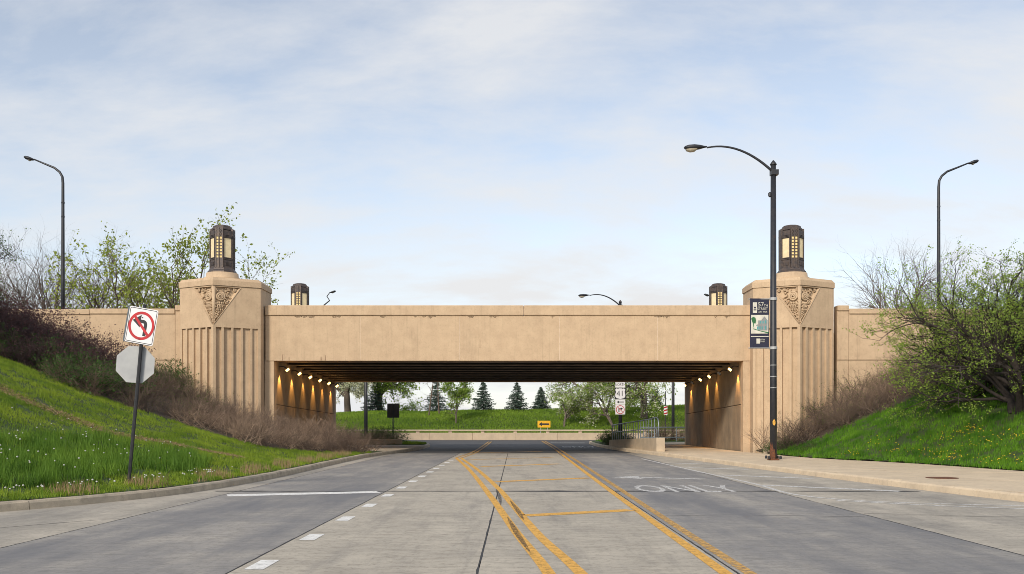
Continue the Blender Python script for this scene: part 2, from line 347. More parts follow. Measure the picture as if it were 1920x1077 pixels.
def strip(name, pts, wd, m, z=.004, ends=None, sm=True, jit=0, taper=False):
    p = smooth(pts, .5) if sm else np.array(pts, float)
    if jit: p = p + np.column_stack([rng.normal(0, jit, len(p)), rng.normal(0, jit, len(p))])
    d = np.gradient(p, axis=0); d /= np.linalg.norm(d, axis=1)[:, None]; nn = np.column_stack([-d[:, 1], d[:, 0]])
    wv = wd*(1 + (rng.normal(0, .35, len(p)) if jit else 0))
    if taper: wv = wd*np.sin(np.linspace(.06, 3.08, len(p)))
    a = p + nn*np.reshape(wv, (-1, 1))/2; b = p - nn*np.reshape(wv, (-1, 1))/2
    mb = MB(); mb.add([(q[0], q[1], z) for q in a] + [(q[0], q[1], z) for q in b], [(i + len(p), i + 1 + len(p), i + 1, i) for i in range(len(p)-1)])
    return mb.build(name, m, road)
for x in XL: strip('joint_sealant', [(x, y) for y in np.arange(-12, 46, .25)], .016 if x > -5 else .012, TAR, .002, sm=False, jit=.003)
strip('joint_sealant', [(x, 20.25) for x in np.arange(-6.3, 8.6, .4)], .22, TAR, .0022, sm=False, jit=.012)
for yy in (29.2,): strip('joint_sealant', [(x, yy) for x in np.arange(-6, 7.5, .4)], .018, TAR, .0022, sm=False, jit=.006)
for pts in ([(-9.5,10.4),(-7.4,12.6),(-5.9,14.4)], [(2.2,14.7),(3.4,14.9),(5.3,14.6)], [(5.5,15.2),(7.5,14.6),(9.3,15)]): strip('pavement_crack', pts, .016, TAR, .003, jit=.02)
strip('yellow_line', [(.46,6),(.32,9),(.02,12.4),(-.45,18.4),(-1.4,29.6),(-2.5,40.6)], .125, YEL)
strip('yellow_line', [(.80,6),(.62,9),(.31,12.06),(-.03,16.6),(-.36,21),(-1.22,30.4),(-2.28,40.4)], .125, YEL)
strip('yellow_line', [(-2.5,40.62),(-2.2,49),(-2.15,60),(-2.2,80)], .12, YELF); strip('yellow_line', [(-2.26,40.42),(-1.98,49),(-1.93,60),(-1.98,80)], .12, YELF)
strip('yellow_line', [(1.98,-5),(1.98,9),(2.02,20),(2.1,33),(2.2,45)], .125, YEL); strip('yellow_line', [(2.21,-5),(2.21,9),(2.27,20),(2.37,33),(2.45,45)], .12, YELF)
strip('yellow_line', [(2.2,45.02),(2.3,60),(2.3,84)], .12, YELF); strip('yellow_line', [(2.45,45.02),(2.55,60),(2.55,84)], .12, YELF)
for a, b, m in (((.16,14.8),(1.9,15.75),YEL), ((-.46,23.6),(1.92,25.3),YEL), ((-1.15,32.2),(1.6,34.4),YEL), ((-1.85,38.6),(1.6,41.2),YELF), ((-1.9,48),(1.4,50.4),YELF)): strip('yellow_bar', [a, b], .34, m)
for k in range(13):
    y = 9.6 + 2.36*k; strip('white_dash', [(-2.53, y - .33), (-2.53, y + .33)], .19, WHT, sm=False)
strip('stop_line', [(-5.7,19.0),(-2.85,20.0)], .55, WHT)
strip('white_edge_line', [(5.22,39.7),(5.45,30),(5.68,22.8),(5.62,19.2),(6.5,17.55),(8.9,16.5)], .11, WHTF)
strip('white_edge_line', [(5.95,17.75),(7.2,16.7),(9.4,15.5)], .11, WHTF)
for a, b in (((5.72,22.3),(8.1,20.2)), ((5.68,26.8),(7.75,25)), ((5.62,31.4),(7.3,30.1)), ((5.5,35.2),(7.0,34.2))): strip('white_bar', [a, b], .30, WHTF)
strip('white_bar', [(2.8,76),(5.5,76)], .3, WHTF); strip('white_bar', [(-1.9,70),(1.6,70)], .14, WHTF)
mb = MB(); text(mb, 'ONLY', 1.0, Matrix.Translation((3.72, 20.95, .004)) @ Matrix.Diagonal((.82, 3.1, 1, 1)), 1, .012); mb.build('word_marking', WHTX, road)
mb = MB(); text(mb, 'ONLY', 1.0, Matrix.Translation((4.1, 62, .0)) @ Matrix.Diagonal((.82, 4.2, 1, 1))); [None]; mb.v = [(a, b, -.026) for a, b, c in mb.v]; mb.build('word_marking', WHTF, road)
mb = MB(); mb.add([(2.55,25.6,.004),(3.35,24.75,.004),(3.28,25.42,.004),(4.75,24.6,.004),(4.95,24.85,.004),(3.3,25.75,.004),(3.42,26.35,.004)], [(0,1,2),(2,3,4,5),(0,2,5),(0,5,6)]); mb.build('arrow_marking', WHTX, road)
for pts in ([(.17,10.4),(.02,12.4),(-.12,14.6)], [(.13,14),(.02,16),(-.1,17.8)], [(-.25,16.6),(-.3,18.5),(-.42,21)]): strip('tyre_mark', pts, .075, TYRE, .006, taper=True)
# kerbs (each cast length is a piece of its own)
def kerb(name, c, sgn, y0, y1, m, seglen=3.0, wd=.2, h=.15, run=None):
    i0 = int(np.argmin(np.abs(c[:, 1] - y0))); i1 = int(np.argmin(np.abs(c[:, 1] - y1))); p = c[i0:i1+1]
    root = tag(empty(name, (float(p[0,0]), float(p[0,1]), 0)), kind='structure')
    d = np.gradient(p, axis=0); d /= np.linalg.norm(d, axis=1)[:, None]; nn = np.column_stack([-d[:, 1], d[:, 0]]) * sgn
    s = np.concatenate([[0], np.cumsum(np.linalg.norm(np.diff(p, axis=0), axis=1))]); k = 0.0
    def pt(t): return np.array([np.interp(t, s, p[:, 0]), np.interp(t, s, p[:, 1])]), np.array([np.interp(t, s, nn[:, 0]), np.interp(t, s, nn[:, 1])])
    prof = [(-.0, -.03), (.02, h-.035), (.05, h-.004), (.08, h), (wd, h), (wd, -.03)]
    while k < s[-1] - .3:
        e = min(k + seglen*rnd.uniform(.9, 1.1), s[-1]); ts = np.linspace(k + .006, e - .006, max(2, int((e-k)/.5)+1)); mb = MB(); V = []; dz = rnd.uniform(-.006, .006)
        for t in ts:
            q, n_ = pt(t); jx = rnd.uniform(-.006, .006)
            V += [(q[0] + n_[0]*(a + jx*(b > 0)), q[1] + n_[1]*(a + jx*(b > 0)), b + dz*(b > 0) + rnd.uniform(-.004, .004)*(b > 0)) for a, b in prof]
        np_ = len(prof); Fc = [(i*np_ + j, i*np_ + j + 1, (i+1)*np_ + j + 1, (i+1)*np_ + j) for i in range(len(ts)-1) for j in range(np_-1)]
        Fc += [tuple(range(np_)), tuple(range((len(ts)-1)*np_, len(ts)*np_))]
        mb.add(V, Fc).build('kerb_stone', m, root); k = e
    return root
kerb('left_kerb', LKs, 1, 7, 83, KERB); kerb('right_kerb', RKs, -1, 2, 84, WALK)
for rt in ('left_kerb', 'right_kerb'): pass
# right-hand walk in slabs
wb = tag(empty('right_sidewalk', (9, 20, 0)), kind='structure')
def backx(y):
    if y < 43.5: return xat(RBs, y)
    return 10.62
ys = np.arange(5.0, 60.1, 1.85)
for j in range(len(ys)-1):
    for i in range(3):
        P = []
        for (yy, fr) in ((ys[j]+.006, i/3), (ys[j]+.006, (i+1)/3), (ys[j+1]-.006, (i+1)/3), (ys[j+1]-.006, i/3)):
            a = xat(RKs, yy) + .205; b = backx(yy); q = (1 if fr > i/3 else -1)
            P.append((a + (b-a)*fr - (.006*q if 0 < fr < 1 else 0), yy))
        MB().prism(P, .02, .15 + rnd.uniform(-.004, .004)).build('slab', WALK, wb)
mb = MB(); mb.prism([(xat(RKs, 6)+.21, 6)] + [(xat(RKs, y)+.21, y) for y in np.arange(7, 60, 2)] + [(backx(y), y) for y in np.arange(59, 5, -2)], -.02, .13).build('slab_bed', TAR, wb)
mb = MB(); mb.lathe([(.36,.15),(.36,.158),(.31,.162),(.02,.163)], 28, (10.05, 22.6)); tag(mb.build('manhole_cover', RUST), 'rusty round manhole cover set in the beige sidewalk', 'manhole cover')
# left walk inside the underpass, islands beyond
mb = MB(); ysl = np.arange(40, 60.5, 1.0); mb.prism([(xat(LKs, y)-.19, y) for y in ysl] + [(-11.28, y) for y in ysl[::-1]], 0, .145); tag(mb.build('left_sidewalk', KERB), kind='structure')
def island(name, kc, sgn, y0, y1, xo, m):
    k = kc[(kc[:, 1] >= y0) & (kc[:, 1] <= y1)]; P = [(a - sgn*.19, b) for a, b in k] + [(xo, float(k[-1, 1])), (xo, y0)]
    if sgn > 0: pass
    mb = MB().prism(P if sgn < 0 else P, -.02, .16); return tag(mb.build(name, m), kind='structure')
LK2 = LKs.copy(); island('left_verge', LKs, 1, 60.2, 84.5, -60, SOIL); island('right_verge', RKs, -1, 60.2, 85, 60, SOIL)
mb = MB(); mb.prism([(6.3,59.9),(10.6,59.9),(13.4,66),(30,70),(30,73),(12.5,69),(8.6,64.8)], .1, .175); tag(mb.build('far_footpath', WALK), kind='structure')
# upper roadway and its embankment
def emb(x0, x1, name):
    mb = MB(); z = lambda y: 5.75 + drop(y)
    mb.add([(x0,45.6,z(45)),(x1,45.6,z(45)),(x1,60.3,z(60)),(x0,60.3,z(60)),(x0,75,.1),(x1,75,.1)], [(0,1,2,3)]); return tag(mb.build(name, ASPH), kind='structure')
emb(-120, 120, 'upper_road')
mb = MB(); mb.add([(-120,60.9,5.2),(-15.6,60.9,4.6),(-15.6,74,.14),(-120,78,.14)], [(0,1,2,3)]); tag(mb.build('far_left_embankment', SOIL), kind='structure')
mb = MB(); mb.add([(15.2,60.9,4.6),(120,60.9,5.2),(120,78,.16),(15.2,74,.16)], [(0,1,2,3)]); tag(mb.build('far_right_embankment', SOIL), kind='structure')
# ------------------------------------------------------------------ bridge
bridge = tag(empty('underpass_bridge', (0, 52.6, 0)), 'long tan concrete bridge spanning the road on dark steel beams', 'bridge')
XA, XB = -11.3, 10.68
def shear(ob):
    me = ob.data; oy = wloc(ob).y
    for v in me.vertices: v.co.z += drop(v.co.y + oy)
    return ob
for (yy, s) in ((45.0, 1), (60.6, -1)):
    jx = [-11.72, -7.27, -2.6, 2.07, 6.67, 11.12]; a, b = (yy, yy + .42) if s > 0 else (yy - .42, yy)
    dz = drop(yy); 
    for i in range(5): MB().bbox(jx[i]+.006, jx[i+1]-.006, a, b, 4.4 + dz, 6.52 + dz, .012).build('fascia_panel', STONE, bridge)
    if s > 0:
        for x in jx[1:-1]: MB().box(x-.012, x+.012, a+.006, a+.1, 4.42+dz, 6.5+dz).build('mortar_joint', RIDGE, bridge)
    jc = [-11.72, 0.4, 11.12]
    for i in range(2): MB().bbox(jc[i]+.003, jc[i+1]-.003, a - .07, b + .07, 6.523 + dz, 7.0 + dz, .03).build('parapet_cap', STONE, bridge)
for k in range(9):
    y = 46.15 + 1.7*k; z = 4.42 + drop(y); mb = MB()
    mb.box(XA+.02, XB-.02, y-.012, y+.012, z+.032, z+.8).box(XA+.02, XB-.02, y-.17, y+.17, z+.8, z+.835); bm_ = mb.build('steel_beam', STEEL, bridge); MB().box(XA+.02, XB-.02, y-.2, y+.2, z, z+.03).build('lower_flange', GIRD, bm_)
for x in (-7, -2.3, 2.3, 7):
    for k in range(8):
        y = 46.15 + 1.7*k; z = 4.42 + drop(y); MB().box(x-.05, x+.05, y+.03, y+1.67, z+.25, z+.6).build('cross_frame', STEEL, bridge)
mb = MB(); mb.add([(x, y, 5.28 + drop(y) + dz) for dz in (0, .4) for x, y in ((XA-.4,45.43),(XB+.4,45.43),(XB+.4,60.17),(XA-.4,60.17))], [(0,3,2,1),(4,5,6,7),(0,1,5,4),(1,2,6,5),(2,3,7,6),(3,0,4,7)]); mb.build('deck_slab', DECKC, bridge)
for (xw, s) in ((XA, -1), (XB, 1)):
    mb = MB(); x0, x1 = sorted((xw + s*.01, xw + s*.46)); mb.bbox(x0, x1, 45.03, 45.5, -.2, 4.39, .015); mb.build('abutment_pier', STONE, bridge)
    mb = MB(); mb.bbox(x0, x1, 60.1, 60.57, -.2, 4.09, .015); mb.build('abutment_pier', STONE, bridge)
    yy = np.linspace(45.5, 60.1, 9)
    for i in range(8):
        for (za, zb_) in ((-.1, 2.36), (2.385, 5.25)):
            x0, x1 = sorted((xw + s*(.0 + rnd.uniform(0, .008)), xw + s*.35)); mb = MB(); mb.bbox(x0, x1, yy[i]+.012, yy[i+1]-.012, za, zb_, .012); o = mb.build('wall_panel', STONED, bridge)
            for v in o.data.vertices:
                if v.co.z > .5: v.co.z += drop(v.co.y + 52.6)
    x0, x1 = sorted((xw + s*.05, xw + s*.45)); mb = MB(); mb.box(x0 + .02*s, x1, 45.4, 60.2, -.1, 5.1); mb.build('abutment_core', TAR, bridge)
    x0, x1 = sorted((xw - s*.002, xw - s*.006))
for (x, z1, z2, wd) in ((-4.65+3, 5.0, 5.4, .02), (-10.6, 4.42, 4.58, .03), (-9.1, 4.42, 4.6, .04), (-8.9, 4.42, 4.66, .02), (-10.9, 4.42, 4.7, .02)):
    mb = MB(); mb.plate([(x-wd/2, z1), (x+wd/2, z1), (x+wd/3, z2), (x-wd/3, z2)], 44.996, 44.9985); mb.build('rust_stain', RUST, bridge)
GRIME = paint('coping_grime', (.30,.21,.13), 1.0, .36, .58, 22)
for k in range(15):
    x = rnd.uniform(-11.3, 10.9); wd = rnd.uniform(.08, .45); n_ = 7; zs = [6.49 - rnd.uniform(.01, .13)*(math.sin(math.pi*(i+.5)/n_)) for i in range(n_)]
    mb = MB(); mb.plate([(x + wd*i/(n_-1), zs[i]) for i in range(n_)] + [(x + wd, 6.505), (x, 6.505)], 44.9965, 44.9985); mb.build('grime_stain', GRIME, bridge)
# wing walls
def wing(name, sgn, yy, label):
    front = yy < 50; xi = (-15.4 if sgn < 0 else 15.1); dz = drop(yy); root = tag(empty(name, (xi, yy, 0)), label, 'wall', 'wing walls of the bridge')
    a, b = (yy + .03, yy + .5) if front else (yy - .5, yy - .03)
    ln = [0,.0]; x = 0; lens = [.55, 4.0, 4.6, 4.6, 4.6, 4.6, 5, 5]; tops = [7.0, 6.85, 6.82, 6.7, 6.6, 6.5, 6.4, 6.3]
    for l_, t in zip(lens, tops):
        x0, x1 = sorted((xi + sgn*(x + .006), xi + sgn*(x + l_ - .006)))
        MB().bbox(x0, x1, a - (.06 if front else -.0), b + (.0 if front else .06), t - .25 + dz, t + dz, .02).build('coping', STONE, root)
        MB().bbox(x0, x1, a, b, 4.45 + dz, t - .253 + dz, .01).build('wall_panel', STONE, root)
        MB().bbox(x0, x1, a + (.05 if front else 0), b - (0 if front else .05), -.2, 4.447 + dz, .01).build('footing_panel', STONE, root)
        x += l_
wing('wing_wall', -1, 45, 'tan concrete wing wall left of the near left pylon'); wing('wing_wall', 1, 45, 'tan concrete wing wall right of the near right pylon')
wing('wing_wall', -1, 60.6, 'far tan concrete wing wall beyond the upper road on the left'); wing('wing_wall', 1, 60.6, 'far tan concrete wing wall beyond the upper road on the right')
# pylon: local origin at plan centre of its straight back edge of the bow, base z = 0, bow towards -Y
PW, PD = 1.87, 1.07
def pylon():
    root = empty('bridge_pylon', (0, 0, 0)); th = math.atan2(PD, PW); ln = math.hypot(PW, PD); C = Vector((0, -PD, 0))
    yb = 1.9
    mb = MB(); V = []
    up = [(-PW,0),(0,-PD),(PW,0),(PW,yb),(-PW,yb)]
    # upper block with two recessed triangular fields
    v0, v1, u1, zb, zt = 5.93, 7.66, 1.22, 5.83, 7.72
    def face(s):
        t = Vector((s*PW/ln, PD/ln, 0)); n = Vector((s*PD/ln, -PW/ln, 0)); return t, n
    rec = .13
    for s in (-1, 1):
        t, n = face(s); P = lambda u, v, wv=0: C + t*u + n*wv + Vector((0,0,v))
        Cr = C + Vector((0, rec/math.cos(th), 0))
        q = [P(0,zb),P(ln,zb),P(ln,zt),P(0,zt),P(0,v1),P(u1,v1),P(0,v0)]
        f0 = [tuple(range(7)) if s > 0 else tuple(range(7))[::-1]]; mb.add(q, f0)
        r = [Cr + Vector((0,0,v0+.06)), P(u1-.1,v1,-rec), Cr + Vector((0,0,v1)), P(0,v0), P(u1,v1), P(0,v1)]
        fs = [(0,1,2),(0,3,4,1),(1,4,5,2)]; mb.add(r, fs if s > 0 else [x[::-1] for x in fs])
    mb.add([(PW,0,zb),(PW,yb,zb),(PW,yb,zt),(PW,0,zt)], [(0,1,2,3)]); mb.add([(-PW,0,zb),(-PW,yb,zb),(-PW,yb,zt),(-PW,0,zt)], [(3,2,1,0)]); mb.add([(-PW,yb,zb),(PW,yb,zb),(PW,yb,zt),(-PW,yb,zt)], [(3,2,1,0)])
    mb.add([(x, y, zt) for x, y in up], [(0,1,2,3,4)]); mb.add([(x, y, zb) for x, y in up], [(4,3,2,1,0)])
    head_ = mb.build('pylon_head', STONE, root)
    k = .15; lo = [(-PW+k*.6,.03),(0,-PD+k*1.15),(PW-k*.6,.03),(PW-k*.3,yb),(-PW+k*.3,yb)]
    MB().prism(lo, -.3, zb+.01).build('pylon_shaft', STONE, root)
    for s in (-1, 1):
        t, n = face(s)
        for i in range(6):
            u = .0 + i*(ln/5); wd = .10
            if i == 0:
                if s > 0: continue
                MB().prism([(-.11,-PD+.065),(0,-PD+.0),(.11,-PD+.065),(0,-PD+.2)], -.3, zb-.004).build('flute_rib', STONE, root); continue
            ua, ub = (u - wd/2, u + wd/2) if i < 5 else (u - .13, u)
            P = [C + t*ua, C + t*ub, C + t*ub - n*.12, C + t*ua - n*.12]; P = [(p.x, p.y) for p in P]
            MB().prism(P if s > 0 else P[::-1], -.3, zb-.004).build('flute_rib', STONE, root)
        MB().box(*sorted((s*(PW-.004), s*(PW-.1))), .004, yb-.05, -.3, zb-.004).build('return_slab', STONE, root)
    e = .04; cp = [(-PW-e,-.03),(-.0,-PD-e*1.2),(PW+e,-.03),(PW+e,yb+e),(-PW-e,yb+e)]; ci = [(x*.93, y*.93 + (.0 if y < 1 else -.03)) for x, y in cp]
    mb = MB(); n5 = 5; mb.add([(x,y,zt+.004) for x,y in cp] + [(x,y,zt+.24) for x,y in cp] + [(x,y,zt+.37) for x,y in ci], [tuple(range(5))[::-1]] + [(a*5+i, a*5+(i+1)%5, a*5+5+(i+1)%5, a*5+5+i) for a in (0,1) for i in range(5)] + [(10,11,12,13,14)])
    mb.build('cap', STONE, root)
    mb = MB(); mb.lathe([(.82,zt+.36),(.82,zt+.50),(.74,zt+.54),(.72,8.44)], 32, (0,.33)); mb.build('round_plinth', STONE, root, True)
    # carved relief
    for s in (-1, 1):
        t, n = face(s); P = lambda u, v, wv=0: C + t*u + n*wv + Vector((0,0,v)); mb = MB(); rr = random.Random(5)
        def spiral(u0, v0_, r0, turns, rad, dirn=1, w0=-.07):
            pts = []; m = int(turns*14)
            for i in range(m+1):
                q = i/m; a = dirn*(q*turns*2*math.pi) + 1.2; r = r0*(1-q*.88); pts.append(P(u0 + r*math.cos(a), v0_ + r*math.sin(a), w0 + .05*q))
            mb.tube(pts, [rad*(1-.35*i/m) for i in range(m+1)], 6)
        def blob(u, v, ru, rv, rw, w0=-.1):
            m = 6; vv = []; ff = []
            for a in range(4):
                ph = a/3*math.pi/2
                for b in range(m):
                    tt = 2*math.pi*b/m; vv.append(P(u + ru*math.cos(ph)*math.cos(tt), v + rv*math.cos(ph)*math.sin(tt), w0 + rw*math.sin(ph)))
            for a in range(3):
                for b in range(m): ff.append((a*m+b, a*m+(b+1)%m, (a+1)*m+(b+1)%m, (a+1)*m+b))
            mb.add(vv, ff)
        spiral(.34, 7.24, .21, 2.4, .05, -s)
        spiral(.13, 7.55, .075, 1.6, .026, s); spiral(.98, 7.55, .085, 1.7, .028, -s); spiral(.70, 7.56, .07, 1.5, .024, s)
        spiral(.14, 6.30, .075, 1.6, .026, -s); spiral(.15, 6.90, .06, 1.5, .022, s); spiral(.62, 6.98, .07, 1.5, .024, -s)
        for j in range(3):       # pendant of stacked leaf skirts
            zc_ = 6.98 - .15*j; 
            for q in range(4): blob(.24 + (q*.075) - .02*j, zc_ - .05, .034, .085, .09)
            mb.tube([P(.20, zc_-.13, -.04), P(.52-.05*j, zc_-.13, -.04)], .018, 5)
        for j in range(120):
            v = rr.uniform(v0+.14, v1-.05); um = (v - v0)/(v1 - v0)*u1 - .08; u = rr.uniform(.07, max(.08, um))
            if (u-.34)**2 + (v-7.24)**2 < .06 or (.18 < u < .5 and 6.5 < v < 7.0): continue
            blob(u, v, rr.uniform(.025,.06), rr.uniform(.025,.06), rr.uniform(.05,.10))
        mb.tube([P(.03, v0+.02, .0), P(u1+.03, v1-.0, .0)], .022, 5)
        mb.build('carved_relief', STONE, head_, True)
    mb = MB(); mb.tube([C + Vector((0,.11,5.98)), C + Vector((0,.10,7.66))], [.045,.10], 10); mb.build('corner_stem', STONE, head_, True)
    for zz in (2.4,): 
        mb = MB(); 
        for s in (-1, 1):
            t, n = face(s); mb.add([C + t*.02 + n*.003 + Vector((0,0,zz-.012)), C + t*(ln-.01) + n*.003 + Vector((0,0,zz-.012)), C + t*(ln-.01) + n*.003 + Vector((0,0,zz+.012)), C + t*.02 + n*.003 + Vector((0,0,zz+.012))], [(0,1,2,3) if s > 0 else (3,2,1,0)])
        # the joint line only shows on ribs and is kept as a hairline
    return root
p0 = pylon(); PY = []
LX, RX = onx(413, 44.42), onx(1487.5, 44.42)
for (x, y, rz, dz, lab) in ((LX, 44.42, 0, 0, 'near left fluted concrete pylon with carved triangle, rising behind the no left turn sign'), (RX, 44.42, 0, 0, 'near right fluted concrete pylon with carved triangle, behind the bannered lamp post'), (LX, 61.2, math.pi, -.33, 'far left concrete pylon behind the parapet'), (RX, 61.2, math.pi, -.33, 'far right concrete pylon behind the parapet')):
    o = p0 if not PY else copy_tree(p0); o.location = (x, y, dz); o.rotation_euler.z = rz; tag(o, lab, 'pylon', 'pylons at the bridge corners'); PY.append(o)
def lantern():
    root = empty('bronze_lantern', (0,0,0)); H0, H1 = .2, 1.94
    mb = MB(); mb.lathe([(.70,0),(.70,.07),(.64,.12),(.60,.2),(.55,.26)], 8, ph=R(22.5)); mb.build('base', BRONZE, root)
    ap = .53
    MB().lathe([(.40,.22),(.40,H1)], 8, ph=R(22.5)).build('core', BRONZE, root)
    for q in range(4):
        M = Matrix.Rotation(q*math.pi/2, 4, 'Z')
        # narrow face with a ladder of small panes
        mb = MB(); wv = .15
        for x in (-wv-.02, 0, wv+.02): mb.box(x-.026, x+.026, -ap-.045, -ap+.12, H0, H1, M)
        for k in range(8):
            z = .62 + k*.136; mb.box(-wv, wv, -ap-.02, -ap+.08, z-.016, z+.016, M)
        mb.box(-wv, wv, -ap-.01, -ap+.08, H0, .63, M).box(-wv, wv, -ap-.01, -ap+.08, 1.56, H1, M)
        for k in range(5):
            for sx in (-1, 1):
                st = len(mb.v); mb.box(-.08, .08, -ap-.035, -ap-.005, -.014, .014); mb.xf(M @ Matrix.Translation((sx*.085, 0, 1.62 + k*.062)) @ Matrix.Rotation(-sx*R(35), 4, 'Y'), st)
        lf = mb.build('ladder_frame', BRONZE, root)
        for k in range(7):
            for sx in (-1, 1): MB().box(*sorted((sx*.024, sx*.15)), -ap+.02, -ap+.05, .636 + k*.136, .740 + k*.136, M).build('pane', GLASSG, lf)
        M2 = Matrix.Rotation(q*math.pi/2 + math.pi/4, 4, 'Z'); hw = .235; ap2 = .545
        mb = MB(); mb.box(-hw, -hw+.05, -ap2, -ap2+.1, H0, H1-.1, M2).box(hw-.05, hw, -ap2, -ap2+.1, H0, H1-.1, M2).box(-hw+.05, hw-.05, -ap2+.01, -ap2+.1, H0, .66, M2).box(-hw+.05, hw-.05, -ap2+.01, -ap2+.1, 1.5, H1-.1, M2)
        for k in range(3): mb.box(-hw-.01, hw+.01, -ap2-.02, -ap2, 1.52+k*.05, 1.545+k*.05, M2)
        for k in range(2): mb.box(-hw, hw, -ap2-.02, -ap2, .56+k*.06, .585+k*.06, M2)
        for k in range(5): mb.box(-.12+k*.06-.02, -.12+k*.06+.02, -ap2-.015, -ap2+.01, .3, .46, M2)
        pf = mb.build('panel_frame', BRONZE, root)
        MB().box(-hw+.05, hw-.05, -ap2+.035, -ap2+.06, .66, 1.5, M2).build('glass_panel', GLASSC, pf)
    mb = MB(); mb.lathe([(.53,H1-.06),(.53,H1),(.46,H1+.06),(.46,H1+.10),(.42,H1+.14),(.30,H1+.17)], 8, ph=R(22.5)); mb.build('cap', BRONZE, root)
    return root
l0 = lantern(); first = True
for p, lab in zip(PY, ('dark bronze lantern with cream panes on the near left pylon', 'dark bronze lantern with cream panes on the near right pylon', 'small far bronze lantern showing above the parapet on the left', 'small far bronze lantern showing above the parapet on the right')):
    o = l0 if first else copy_tree(l0); first = False
    s = 1 if p.rotation_euler.z == 0 else -1; o.location = (p.location.x, p.location.y + s*.33, 8.442 + p.location.z); o.scale = (.95, .95, 1.06); tag(o, lab, 'lantern', 'lanterns on the pylons')
# ------------------------------------------------------------------ floodlights under the bridge
def flood(x, y, z, s, lit, lab):
    root = tag(empty('wall_floodlight', (x, y, z)), lab, 'floodlight', 'floodlights along the underpass walls')
    M = Matrix.Translation((x, y, z)) @ Matrix.Rotation(R(18)*s, 4, 'Z') @ Matrix.Rotation(-R(38)*s, 4, 'Y') 
    mb = MB(); mb.box(-.11, .11, -.07, .14, -.03, .07, M); hs_ = mb.build('housing', STEEL, root)
    mb = MB(); mb.box(-.09, .09, -.085, -.072, -.025, .065, M).box(-.085, .085, -.05, .06, -.04, -.032, M); mb.build('lens', LENS if lit else LENSO, hs_)
    mb = MB(); mb.tube([(x, y+.05, z+.05), (x - s*.2, y+.05, z+.18), (x - s*.42, y+.05, z+.16)], .025, 6); mb.build('bracket', STEEL, root)
    if lit:
        ld = bpy.data.lights.new('flood_lamp', 'SPOT'); ld.energy = 70*rnd.uniform(.6, 1.3); ld.color = (1,.50,.12); ld.spot_size = R(72); ld.spot_blend = .7; ld.shadow_soft_size = .06
        lo_ = bpy.data.objects.new('lamp', ld); COL.objects.link(lo_); lo_.parent = root; lo_.location = (-s*.20, .12, -.07)
        ld2 = bpy.data.lights.new('flood_glow', 'POINT'); ld2.energy = 3; ld2.color = (1,.50,.14); ld2.shadow_soft_size = .1; l2 = bpy.data.objects.new('lamp_glow', ld2); COL.objects.link(l2); l2.parent = root; l2.location = (s*.28, -.1, -.12)
        lo_.rotation_euler = Vector((s*.22, 0, 1)).to_track_quat('Z', 'Y').to_euler()
ordn = ('nearest', 'second', 'third', 'fourth', 'fifth', 'farthest')
for k in range(6):
    y = 45.9 + 2.55*k; flood(XA + .42, y, 4.03 + drop(y), 1, True, f'{ordn[k]} lit orange floodlight on the left underpass wall')
for k in range(6):
    y = 45.9 + 2.45*k; lit = k not in (1, 4); flood(XB - .42, y, 4.05 + drop(y), -1, lit, f'{ordn[k]} {"lit orange" if lit else "unlit"} floodlight on the right underpass wall')
# ------------------------------------------------------------------ lamp posts
def arc(a, b, sag, n=14):
    a, b = Vector(a), Vector(b); return [a.lerp(b, i/n) + Vector((0,0,sag*4*(i/n)*(1-i/n))) for i in range(n+1)]
def head(root, p, d, m=NAVY):      # cobra head at p pointing along x by d
    prof = [(0,.035),(.1,.06),(.25,.12),(.45,.16),(.65,.15),(.78,.09),(.82,.02)]; mb = MB(); V = []; n = 12
    for (t, r) in prof:
        for j in range(n):
            a = 2*math.pi*j/n; V.append((p[0] + d*t, p[1] + r*1.05*math.cos(a), p[2] + r*.62*math.sin(a) + .03 - t*.04))
    mb.add(V, [(k*n+j, k*n+(j+1)%n, (k+1)*n+(j+1)%n, (k+1)*n+j) for k in range(len(prof)-1) for j in range(n)] + [tuple(range((len(prof)-1)*n, len(prof)*n))]); lh = mb.build('lamp_head', m, root, True)
    mb = MB(); V = []
    for (t, r, q) in ((.36,.10,.0),(.45,.13,.07),(.6,.13,.08),(.74,.08,.03)):
        for j in range(9):
            a = math.pi + math.pi*j/8; V.append((p[0] + d*t, p[1] + r*math.cos(a), p[2] - .035 - t*.04 + (q+.03)*math.sin(a)*1.0))
    mb.add(V, [(k*9+j, k*9+j+1, (k+1)*9+j+1, (k+1)*9+j) for k in range(3) for j in range(8)]); mb.build('lens', LENSG, lh, True)
